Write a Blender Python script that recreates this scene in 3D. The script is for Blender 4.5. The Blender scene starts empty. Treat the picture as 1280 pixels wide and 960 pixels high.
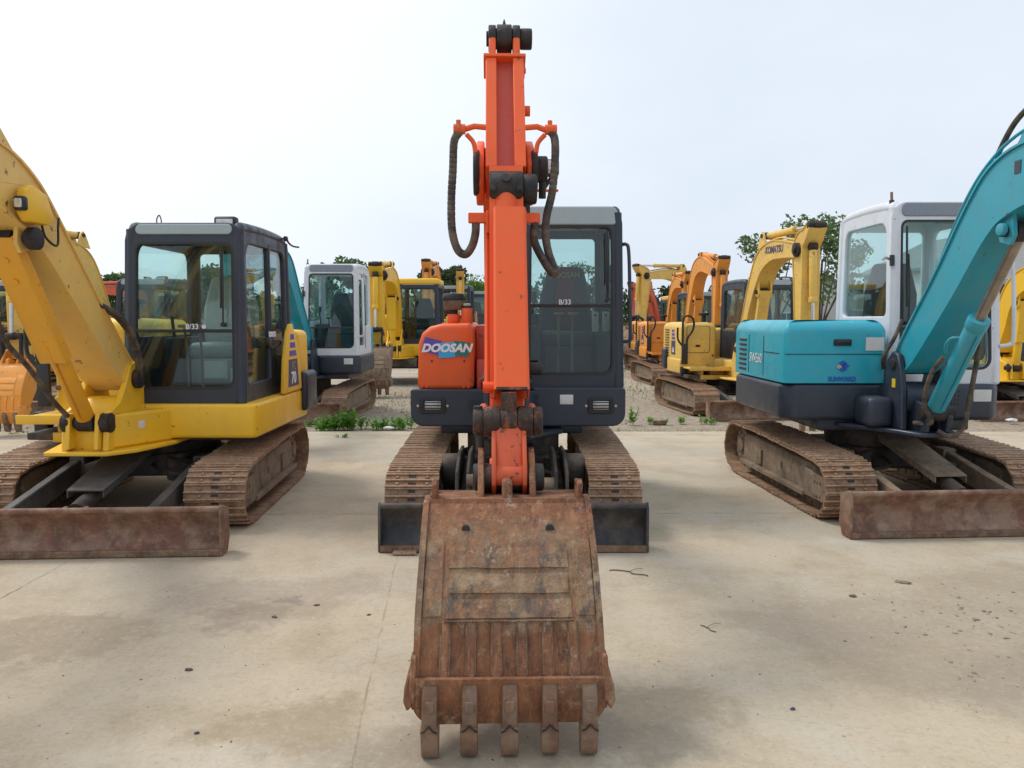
import bpy, bmesh, math, random
from mathutils import Vector, Matrix, noise
R = math.radians
random.seed(7)
scene = bpy.context.scene
COL = scene.collection

# ------------------------------------------------------------------ camera
CAM_H = 1.6
PITCH = R(4.77)
cam_d = bpy.data.cameras.new('camera'); cam = bpy.data.objects.new('camera', cam_d); COL.objects.link(cam)
cam.location = (0, 0, CAM_H); cam.rotation_euler = (R(90) - PITCH, 0, 0)
cam_d.sensor_width = 36; cam_d.lens = 27.0; cam_d.clip_end = 3000; cam_d.clip_start = 0.05
scene.camera = cam

def ground_pt(px, py, z=0.0):
    """where the view ray through a photo pixel meets height z"""
    a = (py - 480) / 960.0; b = (px - 640) / 960.0
    d = Vector((b, math.cos(PITCH) - a * math.sin(PITCH) * 1.0, -math.sin(PITCH) - a * math.cos(PITCH)))
    t = (z - CAM_H) / d.z
    return Vector((d.x * t, d.y * t, z))

# ------------------------------------------------------------------ node helpers
def new_mat(name):
    m = bpy.data.materials.new(name); m.use_nodes = True
    nt = m.node_tree
    return m, nt, nt.nodes['Principled BSDF']

def N(nt, typ, **kw):
    n = nt.nodes.new(typ)
    for k, v in kw.items():
        if k in n.inputs: n.inputs[k].default_value = v
        else: setattr(n, k, v)
    return n

def obj_coord(nt, world=False):
    if world:
        return N(nt, 'ShaderNodeNewGeometry').outputs['Position']
    return N(nt, 'ShaderNodeTexCoord').outputs['Object']

def noise_fac(nt, co, scale, detail=4, rough=0.55, lo=0.4, hi=0.6, stretch=None, seed=0.0):
    src = co
    mp = N(nt, 'ShaderNodeMapping')
    mp.inputs['Location'].default_value = (seed, seed * 1.7, seed * .6)
    if stretch: mp.inputs['Scale'].default_value = stretch
    nt.links.new(src, mp.inputs['Vector']); src = mp.outputs[0]
    n = N(nt, 'ShaderNodeTexNoise', Scale=scale, Detail=detail, Roughness=rough)
    nt.links.new(src, n.inputs['Vector'])
    mr = N(nt, 'ShaderNodeMapRange'); mr.inputs['From Min'].default_value = lo; mr.inputs['From Max'].default_value = hi
    nt.links.new(n.outputs['Fac'], mr.inputs['Value'])
    return mr.outputs[0]

def mixc(nt, fac, a, b, blend='MIX'):
    m = N(nt, 'ShaderNodeMix', data_type='RGBA', blend_type=blend)
    for s, v in ((m.inputs[0], fac), (m.inputs[6], a), (m.inputs[7], b)):
        if hasattr(v, 'is_linked') or isinstance(v, bpy.types.NodeSocket): nt.links.new(v, s)
        elif isinstance(v, (int, float)): s.default_value = v
        else: s.default_value = (*v[:3], 1)
    return m.outputs[2]

def fmath(nt, op, a, b=None, clamp=False):
    m = N(nt, 'ShaderNodeMath', operation=op); m.use_clamp = clamp
    for i, v in enumerate((a, b)):
        if v is None: continue
        if isinstance(v, bpy.types.NodeSocket): nt.links.new(v, m.inputs[i])
        else: m.inputs[i].default_value = v
    return m.outputs[0]

def add_bump(nt, bs, h, strength=.3, dist=.01):
    b = N(nt, 'ShaderNodeBump', Strength=strength, Distance=dist)
    nt.links.new(h, b.inputs['Height']); nt.links.new(b.outputs[0], bs.inputs['Normal'])

def paint(name, col, rough=.42, dust=.35, chips=.0, dustcol=(.34, .26, .17), fade=.12, rust=(.13, .06, .03)):
    m, nt, bs = new_mat(name); co = obj_coord(nt)
    f1 = noise_fac(nt, co, 2.2, 5, .6, .3, .7)
    c = mixc(nt, f1, col, tuple(x * (1 - fade) + .5 * fade * .6 for x in col))
    f2 = fmath(nt, 'MULTIPLY', noise_fac(nt, co, 5.5, 8, .68, .44, .74, seed=3.1), dust, True)
    c = mixc(nt, f2, c, dustcol)
    st = fmath(nt, 'MULTIPLY', noise_fac(nt, co, 9, 5, .6, .55, .75, stretch=(1, 1, .12), seed=7), dust * .7, True)
    c = mixc(nt, st, c, tuple(x * .55 for x in col))
    if chips > 0:
        f3 = fmath(nt, 'MULTIPLY', noise_fac(nt, co, 14, 6, .7, .68 - chips * .1, .70 - chips * .1, seed=5.5), .85, True)
        c = mixc(nt, f3, c, rust)
    nt.links.new(c, bs.inputs['Base Color'])
    rr = N(nt, 'ShaderNodeMapRange'); rr.inputs['To Min'].default_value = rough; rr.inputs['To Max'].default_value = min(1, rough + .35)
    nt.links.new(f2, rr.inputs['Value']); rr.inputs['From Max'].default_value = max(.05, dust)
    nt.links.new(rr.outputs[0], bs.inputs['Roughness'])
    add_bump(nt, bs, noise_fac(nt, co, 30, 4, .6, 0, 1), .06, .004)
    return m

def rusty(name, a, b, c, rough=.85, sc=6, bump=.5, spots=(.05, .045, .045), spot_amt=.6, dust=(.30, .24, .175), dust_amt=.4):
    m, nt, bs = new_mat(name); co = obj_coord(nt)
    col = mixc(nt, noise_fac(nt, co, sc, 8, .65, .38, .62), a, b)
    col = mixc(nt, noise_fac(nt, co, sc * 2.3, 8, .7, .48, .66, seed=4), col, c)
    col = mixc(nt, fmath(nt, 'MULTIPLY', noise_fac(nt, co, sc * 1.2, 9, .72, .52, .64, stretch=(1, 1, .5), seed=9), spot_amt, True), col, spots)
    col = mixc(nt, fmath(nt, 'MULTIPLY', noise_fac(nt, co, sc * .8, 9, .7, .46, .62, seed=13), dust_amt, True), col, dust)
    nt.links.new(col, bs.inputs['Base Color']); bs.inputs['Roughness'].default_value = rough
    bs.inputs['Specular IOR Level'].default_value = .3
    add_bump(nt, bs, noise_fac(nt, co, sc * 7, 8, .7, .2, .8), bump, .006)
    return m

def plain(name, col, rough=.5, metal=0, var=.15):
    m, nt, bs = new_mat(name); co = obj_coord(nt)
    c = mixc(nt, noise_fac(nt, co, 8, 5, .6, .35, .65), col, tuple(x * (1 - var) + .02 * var for x in col))
    nt.links.new(c, bs.inputs['Base Color'])
    bs.inputs['Roughness'].default_value = rough; bs.inputs['Metallic'].default_value = metal
    return m

def glass(name, tint, refl=1.0, dirt=.06):
    m = bpy.data.materials.new(name); m.use_nodes = True; nt = m.node_tree
    nt.nodes.remove(nt.nodes['Principled BSDF']); out = nt.nodes['Material Output']
    co = obj_coord(nt)
    tr = N(nt, 'ShaderNodeBsdfTransparent'); tr.inputs[0].default_value = (*tint, 1)
    gl = N(nt, 'ShaderNodeBsdfGlossy', Roughness=.02); gl.inputs[0].default_value = (1, 1, 1, 1)
    df = N(nt, 'ShaderNodeBsdfDiffuse'); df.inputs[0].default_value = (.42, .42, .38, 1)
    ge = N(nt, 'ShaderNodeNewGeometry'); dp = N(nt, 'ShaderNodeVectorMath', operation='DOT_PRODUCT')
    nt.links.new(ge.outputs['Incoming'], dp.inputs[0]); nt.links.new(ge.outputs['Normal'], dp.inputs[1])
    sch = fmath(nt, 'POWER', fmath(nt, 'SUBTRACT', 1.0, fmath(nt, 'ABSOLUTE', dp.outputs['Value'])), 4.5)
    fr = fmath(nt, 'ADD', fmath(nt, 'MULTIPLY', sch, .8), .035 * refl)
    mx = N(nt, 'ShaderNodeMixShader'); nt.links.new(fr, mx.inputs[0])
    nt.links.new(tr.outputs[0], mx.inputs[1]); nt.links.new(gl.outputs[0], mx.inputs[2])
    d = fmath(nt, 'MULTIPLY', noise_fac(nt, co, 3.5, 8, .7, .35, .75), dirt * 2.2, True)
    mx2 = N(nt, 'ShaderNodeMixShader'); nt.links.new(d, mx2.inputs[0])
    nt.links.new(mx.outputs[0], mx2.inputs[1]); nt.links.new(df.outputs[0], mx2.inputs[2])
    nt.links.new(mx2.outputs[0], out.inputs['Surface'])
    return m

M = {}
M['orange'] = paint('orange_paint', (.80, .112, .016), .40, .14, .22, fade=.03)
M['orange_arm'] = paint('orange_arm_paint', (.80, .098, .008), .42, .10, .28, fade=.015)
M['red_inner'] = paint('red_inner_paint', (.52, .05, .02), .45, .3, .2)
M['yellow'] = paint('yellow_paint', (.86, .51, .018), .36, .18, .28, fade=.03)
M['yellow_boom'] = paint('faded_lit_boom_paint', (.80, .52, .12), .40, .30, .45, fade=.14, dustcol=(.50, .38, .18))  # faded and dusty, and paler still to paint in the flank's light
M['yellow_deep'] = paint('guard_shading_paint', (.80, .38, .015), .36, .2, .3, fade=.03)  # deeper copy of the same yellow; shading between guard and boom put into colour
M['orange_worn_shaded'] = paint('worn_shaded_orange_paint', (.60, .085, .02), .5, .45, 1.1, fade=.05, dustcol=(.16, .07, .04), rust=(.03, .022, .02))  # real chips and dirt, on a base darkened to paint in the link's shade
M['yellow_pale'] = paint('pale_yellow_paint', (.80, .50, .08), .45, .35, .5, fade=.16)
M['yellow_orange'] = paint('deep_yellow_paint', (.80, .30, .02), .45, .35, .45)
M['orange_red'] = paint('orange_red_paint', (.68, .10, .04), .5, .35, .3)
M['teal'] = paint('teal_paint', (.012, .39, .51), .30, .16, .18, fade=.08)
M['teal_arm'] = paint('teal_arm_paint', (.010, .32, .42), .36, .18, .2, fade=.08)
M['white'] = paint('white_paint', (.70, .72, .76), .4, .18, .12)
M['navy'] = paint('dark_slate_paint', (.020, .030, .050), .38, .09, .04, dustcol=(.2, .18, .15), fade=.04)
M['cabframe'] = paint('cab_frame_paint', (.019, .028, .045), .36, .05, .02, dustcol=(.2, .18, .15), fade=.04)
M['cabtop'] = paint('cab_roof_paint', (.34, .42, .43), .25, .15, 0)
M['skylight'] = paint('skylight_panel', (.20, .23, .27), .22, .1, 0)
M['black'] = plain('black_plastic', (.018, .019, .021), .5)
M['grease_orange'] = rusty('greasy_orange_pin', (.022, .018, .017), (.035, .028, .025), (.09, .035, .018), .5, 14, .6, (.42, .10, .03), .75, (.09, .06, .045), .4)
M['grease'] = rusty('greasy_steel', (.016, .016, .018), (.028, .027, .028), (.04, .03, .025), .55, 9, .5, (.30, .07, .025), .18, (.07, .06, .05), .35)
M['dusty_black'] = rusty('dusty_black_steel', (.035, .033, .032), (.06, .052, .045), (.04, .037, .035), .7, 5, .4, (.015, .015, .015), .3, (.20, .155, .11), .5)
M['frame_dust'] = rusty('dusty_track_frame', (.24, .175, .12), (.15, .11, .08), (.30, .225, .155), .85, 5, .5, (.05, .04, .035), .45, (.28, .22, .16), .5)
M['track'] = rusty('rusty_track_steel', (.30, .165, .092), (.19, .11, .068), (.38, .25, .155), .62, 7, .6, (.08, .055, .045), .4, (.40, .30, .20), .45)
M['rust_blade'] = rusty('rusty_blade_steel', (.215, .105, .07), (.15, .078, .055), (.33, .19, .125), .6, 5, .45, (.09, .055, .045), .45, (.40, .30, .21), .5)
M['black_blade'] = rusty('black_blade_steel', (.030, .034, .040), (.055, .056, .06), (.04, .04, .042), .5, 5, .25, (.16, .09, .05), .25, (.20, .155, .11), .4)
M['rust_lip'] = rusty('rusty_lip', (.22, .12, .07), (.14, .08, .05), (.28, .18, .11), .75, 9, .4)
M['steel_plate'] = rusty('grey_steel_plate', (.085, .09, .092), (.065, .07, .072), (.11, .105, .095), .5, 5, .25, (.12, .07, .04), .3, (.2, .16, .12), .35)
M['track_edge'] = rusty('worn_track_edge', (.42, .25, .15), (.27, .16, .10), (.50, .36, .24), .5, 16, .3, (.12, .08, .06), .3, (.45, .34, .23), .4)
M['chrome'] = plain('chrome_rod', (.62, .60, .57), .18, 1, .1)
M['rod_dirty'] = plain('worn_rod', (.36, .30, .25), .35, .7, .3)
M['rubber'] = plain('hose_rubber', (.035, .034, .036), .6, 0, .4)
M['hose_wrap'] = rusty('hose_wrap', (.05, .045, .045), (.10, .075, .055), (.03, .03, .03), .7, 12, .3, (.17, .11, .07), .4)
M['seat'] = plain('seat_cloth', (.055, .055, .062), .9, 0, .3)
M['seat_red'] = plain('seat_cloth_red', (.16, .05, .045), .9, 0, .3)
M['inside'] = plain('cab_interior', (.045, .048, .052), .8, 0, .3)
M['grey_light'] = plain('light_grey_plastic', (.45, .45, .40), .6)
M['sticker'] = plain('sticker_white', (.70, .69, .66), .6, 0, .15)
M['text_white'] = plain('lettering_white', (.82, .83, .84), .5, 0, .05)
M['text_dark'] = plain('lettering_dark', (.05, .05, .12), .5, 0, .05)
M['text_blue'] = plain('lettering_blue', (.02, .10, .50), .5, 0, .05)
M['logo_violet'] = plain('logo_violet', (.10, .08, .42), .45, 0, .05)
M['logo_cyan'] = plain('logo_cyan', (.03, .42, .80), .45, 0, .05)
M['logo_green'] = plain('logo_green', (.01, .20, .18), .45, 0, .05)
M['text_gold'] = plain('lettering_gold', (.32, .24, .12), .7, 0, .05)
M['tan'] = plain('tan_shape', (.55, .42, .33), .6)
M['yellow_tag'] = plain('yellow_tag', (.75, .55, .02), .6)
M['lens'] = plain('lamp_lens', (.70, .70, .68), .12, .3, .4)
M['cleaner'] = rusty('dusty_plastic', (.16, .11, .075), (.10, .075, .05), (.2, .14, .1), .7, 6, .1, (.08, .06, .04), .3)
M['glass'] = glass('cab_glass', (.84, .93, .92), 1.0, .010)
M['glass_dark'] = glass('tinted_cab_glass', (.70, .79, .78), .9, .006)

def bucket_mat():
    m, nt, bs = new_mat('rusty_bucket_steel'); co = obj_coord(nt)
    sep = N(nt, 'ShaderNodeSeparateXYZ'); nt.links.new(co, sep.inputs[0])
    c = mixc(nt, noise_fac(nt, co, 5, 8, .66, .36, .64), (.33, .145, .072), (.19, .078, .042))
    c = mixc(nt, noise_fac(nt, co, 11, 8, .7, .50, .64, stretch=(1, 1, .35), seed=2), c, (.36, .17, .08))
    c = mixc(nt, fmath(nt, 'MULTIPLY', noise_fac(nt, co, 8, 8, .7, .54, .62, stretch=(1, 1, .5), seed=21), .8, True), c, (.10, .05, .042))
    # band of dried mud and bare dark steel across the middle of the back
    z = sep.outputs[2]
    wob = fmath(nt, 'MULTIPLY', noise_fac(nt, co, 7, 6, .6, .2, .8, seed=6), .12)
    zz = fmath(nt, 'ADD', z, wob)
    up = N(nt, 'ShaderNodeMapRange', interpolation_type='SMOOTHSTEP'); nt.links.new(zz, up.inputs[0]); up.inputs[1].default_value = .505; up.inputs[2].default_value = .56
    dn = N(nt, 'ShaderNodeMapRange', interpolation_type='SMOOTHSTEP'); nt.links.new(zz, dn.inputs[0]); dn.inputs[1].default_value = .90; dn.inputs[2].default_value = .78
    band = fmath(nt, 'MULTIPLY', up.outputs[0], dn.outputs[0])
    mud = mixc(nt, noise_fac(nt, co, 6, 9, .72, .42, .58, seed=31), (.36, .25, .15), (.21, .13, .075))
    mud = mixc(nt, fmath(nt, 'MULTIPLY', noise_fac(nt, co, 8, 9, .74, .53, .60, stretch=(1, 1, .45), seed=41), .85, True), mud, (.07, .066, .072))
    mud = mixc(nt, fmath(nt, 'MULTIPLY', noise_fac(nt, co, 7, 8, .7, .60, .66, stretch=(1, 1, .7), seed=47), .9, True), mud, (.38, .15, .04))
    bf = fmath(nt, 'MULTIPLY', band, fmath(nt, 'ADD', noise_fac(nt, co, 4.5, 8, .75, .40, .56, seed=50), .12, True), True)
    c = mixc(nt, bf, c, mud)
    c = mixc(nt, fmath(nt, 'MULTIPLY', noise_fac(nt, co, 16, 8, .8, .50, .64, stretch=(1.6, 1, .35), seed=83), .55, True), c, (.085, .05, .038))
    c = mixc(nt, fmath(nt, 'MULTIPLY', noise_fac(nt, co, 20, 10, .85, .53, .64, stretch=(1.8, 1, .22), seed=87), .75, True), c, (.50, .25, .11))
    # mud splashes anywhere
    c = mixc(nt, fmath(nt, 'MULTIPLY', noise_fac(nt, co, 14, 10, .75, .57, .63, seed=61), .75, True), c, (.40, .30, .21))
    c = mixc(nt, fmath(nt, 'MULTIPLY', noise_fac(nt, co, 2.2, 6, .6, .5, .75, seed=71), .4, True), c, (.30, .22, .15))
    nt.links.new(c, bs.inputs['Base Color'])
    bs.inputs['Roughness'].default_value = .78; bs.inputs['Specular IOR Level'].default_value = .35
    h = fmath(nt, 'ADD', noise_fac(nt, co, 28, 10, .72, .2, .8), fmath(nt, 'MULTIPLY', noise_fac(nt, co, 7, 6, .6, .3, .7, seed=31), 1.2))
    add_bump(nt, bs, h, .9, .010)
    return m
M['bucket'] = bucket_mat()
M['tooth'] = rusty('worn_tooth_steel', (.20, .105, .065), (.17, .11, .08), (.28, .16, .09), .65, 9, .5, (.07, .055, .05), .5, (.27, .20, .145), .6)
M['bucket_old'] = rusty('old_bucket_steel', (.25, .17, .11), (.17, .11, .075), (.3, .2, .13), .8, 6, .5)

# ------------------------------------------------------------------ mesh builder
def curve_mesh(splines, ext=0.0, bev=0.0, res=2):
    cu = bpy.data.curves.new('tmp', 'CURVE'); cu.dimensions = '2D'; cu.fill_mode = 'BOTH'
    cu.extrude = ext; cu.bevel_depth = bev; cu.bevel_resolution = 1
    for pts in splines:
        s = cu.splines.new('POLY'); s.points.add(len(pts) - 1); s.use_cyclic_u = True
        for p, q in zip(s.points, pts): p.co = (q[0], q[1], 0, 1)
    o = bpy.data.objects.new('tmp', cu)
    me = bpy.data.meshes.new_from_object(o)
    bpy.data.objects.remove(o); bpy.data.curves.remove(cu)
    return me

def rrect(x0, y0, x1, y1, r, seg=5):
    """rounded rectangle; r is one radius or (bl, br, tr, tl)"""
    rs = r if isinstance(r, (tuple, list)) else (r, r, r, r)
    pts = []
    for (cx, cy, a0, rr) in ((x0, y0, 180, rs[0]), (x1, y0, 270, rs[1]), (x1, y1, 0, rs[2]), (x0, y1, 90, rs[3])):
        sx = 1 if cx == x0 else -1; sy = 1 if cy == y0 else -1
        if rr <= 0: pts.append((cx, cy)); continue
        for k in range(seg + 1):
            a = R(a0 + 90 * k / seg)
            pts.append((cx + sx * rr + rr * math.cos(a), cy + sy * rr + rr * math.sin(a)))
    return pts

class MB:
    def __init__(s, warp=None):
        s.bm = bmesh.new(); s.mats = [None]; s.warp = warp
    def mi(s, mat):
        if mat is None or mat == 'BASE': return 0
        if mat not in s.mats: s.mats.append(mat)
        return s.mats.index(mat)
    def _merge(s, bm2, mat):
        i = s.mi(mat)
        for f in bm2.faces: f.material_index = i
        me = bpy.data.meshes.new('t'); bm2.to_mesh(me); bm2.free()
        s.bm.from_mesh(me); bpy.data.meshes.remove(me)
    def box(s, x0, x1, y0, y1, z0, z1, b=0.0, seg=2, mat=None, M4=None):
        bm = bmesh.new(); bmesh.ops.create_cube(bm, size=1)
        for v in bm.verts:
            v.co = Vector(((x0 + x1) / 2 + v.co.x * (x1 - x0), (y0 + y1) / 2 + v.co.y * (y1 - y0), (z0 + z1) / 2 + v.co.z * (z1 - z0)))
        if b > 0: bmesh.ops.bevel(bm, geom=bm.edges[:], offset=min(b, abs(x1-x0)*.49, abs(y1-y0)*.49, abs(z1-z0)*.49), segments=seg, affect='EDGES', profile=.5)
        if M4 is not None: bm.transform(M4)
        s._merge(bm, mat); return s
    def hoodbox(s, x0, x1, y0, y1, z0, z1, rt, rv, mat=None):
        """box with a big radius round the top and a small one down the corners"""
        bm = bmesh.new(); bmesh.ops.create_cube(bm, size=1)
        for v in bm.verts:
            v.co = Vector(((x0 + x1) / 2 + v.co.x * (x1 - x0), (y0 + y1) / 2 + v.co.y * (y1 - y0), (z0 + z1) / 2 + v.co.z * (z1 - z0)))
        es = [e for e in bm.edges if abs(e.verts[0].co.z - e.verts[1].co.z) > .01]
        bmesh.ops.bevel(bm, geom=es, offset=rv, segments=3, affect='EDGES', profile=.5)
        es = [e for e in bm.edges if all(abs(v.co.z - z1) < 1e-4 for v in e.verts)]
        bmesh.ops.bevel(bm, geom=es, offset=rt, segments=6, affect='EDGES', profile=.5, clamp_overlap=False)
        s._merge(bm, mat); return s
    def prism(s, pts, x0, x1, b=0.0, mat=None, axis='x', seg=1):
        """polygon in (y,z) extruded along x, or (x,z) along y, or (x,y) along z"""
        bm = bmesh.new()
        def mk(p, t):
            return {'x': (t, p[0], p[1]), 'y': (p[0], t, p[1]), 'z': (p[0], p[1], t)}[axis]
        a = [bm.verts.new(mk(p, x0)) for p in pts]; c = [bm.verts.new(mk(p, x1)) for p in pts]
        bm.faces.new(a); bm.faces.new(c[::-1])
        n = len(pts)
        for i in range(n): bm.faces.new((a[i], c[i], c[(i + 1) % n], a[(i + 1) % n]))
        bmesh.ops.recalc_face_normals(bm, faces=bm.faces[:])
        if b > 0:
            es = [e for e in bm.edges if len(e.link_faces) == 2 and e.calc_face_angle(0) > R(35)]
            bmesh.ops.bevel(bm, geom=es, offset=b, segments=seg, affect='EDGES', profile=.5)
        s._merge(bm, mat); return s
    def cyl(s, p, q, r, seg=20, r2=None, mat=None, b=0.0):
        p = Vector(p); q = Vector(q); d = q - p
        bm = bmesh.new()
        bmesh.ops.create_cone(bm, cap_ends=True, segments=seg, radius1=r, radius2=r if r2 is None else r2, depth=d.length)
        if b > 0:
            es = [e for e in bm.edges if len(e.link_faces) == 2 and e.calc_face_angle(0) > R(60)]
            bmesh.ops.bevel(bm, geom=es, offset=b, segments=2, affect='EDGES', profile=.5)
        m = Matrix.Translation((p + q) / 2) @ d.to_track_quat('Z', 'Y').to_matrix().to_4x4()
        bm.transform(m); s._merge(bm, mat); return s
    def xcyl(s, x0, x1, y, z, r, seg=22, mat=None, b=0.0):
        return s.cyl((x0, y, z), (x1, y, z), r, seg, mat=mat, b=b)
    def tube(s, pts, r, seg=8, mat=None, smooth=True, closed=False, rfn=None):
        P = [Vector(p) for p in pts]
        if smooth and len(P) > 2:
            Q = []
            n = len(P)
            for i in range(n - 1):
                p0 = P[max(i - 1, 0)]; p1 = P[i]; p2 = P[i + 1]; p3 = P[min(i + 2, n - 1)]
                for k in range(6):
                    t = k / 6
                    Q.append(.5 * ((2 * p1) + (p2 - p0) * t + (2 * p0 - 5 * p1 + 4 * p2 - p3) * t * t + (3 * p1 - p0 - 3 * p2 + p3) * t ** 3))
            Q.append(P[-1]); P = Q
        bm = bmesh.new(); rings = []
        up = Vector((0, 0, 1)); last = None
        for i, p in enumerate(P):
            t = (P[min(i + 1, len(P) - 1)] - P[max(i - 1, 0)]).normalized()
            if last is None:
                a = t.cross(up);
                if a.length < .05: a = t.cross(Vector((1, 0, 0)))
                a.normalize()
            else:
                a = (last - t * last.dot(t)).normalized()
            last = a; bb = t.cross(a)
            rr = r if rfn is None else rfn(i / (len(P) - 1)) * r
            rings.append([bm.verts.new(p + (a * math.cos(2 * math.pi * k / seg) + bb * math.sin(2 * math.pi * k / seg)) * rr) for k in range(seg)])
        for i in range(len(rings) - 1):
            for k in range(seg):
                bm.faces.new((rings[i][k], rings[i][(k + 1) % seg], rings[i + 1][(k + 1) % seg], rings[i + 1][k]))
        bm.faces.new(rings[0][::-1]); bm.faces.new(rings[-1])
        bmesh.ops.recalc_face_normals(bm, faces=bm.faces[:])
        s._merge(bm, mat); return s
    def plate(s, outer, holes=(), t=.02, plane='xz', at=0.0, bev=0.004, mat=None, M4=None):
        """flat plate with openings, centred on the plane"""
        me = curve_mesh([outer] + list(holes), max(t / 2 - bev, .0005), bev)
        bm = bmesh.new(); bm.from_mesh(me); bpy.data.meshes.remove(me)
        for v in bm.verts:
            x, y, z = v.co
            if plane == 'xz': v.co = (x, at + z, y)
            elif plane == 'yz': v.co = (at + z, x, y)
            else: v.co = (x, y, at + z)
        bmesh.ops.recalc_face_normals(bm, faces=bm.faces[:])
        if M4 is not None: bm.transform(M4)
        s._merge(bm, mat); return s
    def text(s, txt, size, M4, ext=.0015, off=0.0, shear=0.0, mat=None, sx=1.0, spacing=1.0):
        cu = bpy.data.curves.new('t', 'FONT'); cu.body = txt; cu.size = size; cu.extrude = ext; cu.offset = off; cu.shear = shear
        cu.align_x = 'CENTER'; cu.align_y = 'CENTER'; cu.resolution_u = 3; cu.space_character = spacing
        o = bpy.data.objects.new('t', cu); me = bpy.data.meshes.new_from_object(o)
        bpy.data.objects.remove(o); bpy.data.curves.remove(cu)
        bm = bmesh.new(); bm.from_mesh(me); bpy.data.meshes.remove(me)
        bm.transform(M4 @ Matrix.Diagonal((sx, 1, 1, 1))); s._merge(bm, mat); return s
    def build(s, name, mat, parent=None, rot=0.0, off=(0, 0, 0), pivot=None, angle=35):
        """rot turns the part about the machine's slew axis; off moves it"""
        mats = [m if m is not None else None for m in s.mats]
        me = bpy.data.meshes.new(name)
        if s.warp:
            for v in s.bm.verts: v.co = s.warp(v.co)
        if rot or any(off):
            s.bm.transform(Matrix.Translation(off) @ Matrix.Rotation(rot, 4, 'Z'))
        s.bm.to_mesh(me); s.bm.free()
        for m in s.mats:
            mm = mat if m is None else m
            me.materials.append(M[mm] if isinstance(mm, str) else mm)
        for p in me.polygons: p.use_smooth = True
        me.set_sharp_from_angle(angle=R(angle))
        o = bpy.data.objects.new(name, me); COL.objects.link(o)
        if parent is not None: o.parent = parent
        return o

def tag(o, label=None, cat=None, group=None, kind=None):
    if label: o['label'] = label
    if cat: o['category'] = cat
    if group: o['group'] = group
    if kind: o['kind'] = kind
    return o

def empty(name, loc=(0, 0, 0), rz=0, sc=1.0):
    o = bpy.data.objects.new(name, None); COL.objects.link(o)
    o.location = loc; o.rotation_euler = (0, 0, rz); o.scale = (sc, sc, sc); o.empty_display_size = .3
    return o

# text frames: lettering on a face that looks towards -y (front), -x or +x
def face_front(x, y, z, roll=0): return Matrix.Translation((x, y, z)) @ Matrix.Rotation(R(90), 4, 'X') @ Matrix.Rotation(roll, 4, 'Z')
def face_left(x, y, z, roll=0): return Matrix.Translation((x, y, z)) @ Matrix.Rotation(R(-90), 4, 'Z') @ Matrix.Rotation(R(90), 4, 'X') @ Matrix.Rotation(roll, 4, 'Z')
def face_right(x, y, z, roll=0): return Matrix.Translation((x, y, z)) @ Matrix.Rotation(R(90), 4, 'Z') @ Matrix.Rotation(R(90), 4, 'X') @ Matrix.Rotation(roll, 4, 'Z')
# ------------------------------------------------------------------ running gear (local frame: x = viewer's right, -y = front of the machine)
def hull(pts):
    pts = sorted(set(pts))
    def half(ps):
        h = []
        for p in ps:
            while len(h) >= 2 and (h[-1][0]-h[-2][0])*(p[1]-h[-2][1]) - (h[-1][1]-h[-2][1])*(p[0]-h[-2][0]) <= 0: h.pop()
            h.append(p)
        return h
    a = half(pts); b = half(pts[::-1])
    return a[:-1] + b[:-1]

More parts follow.
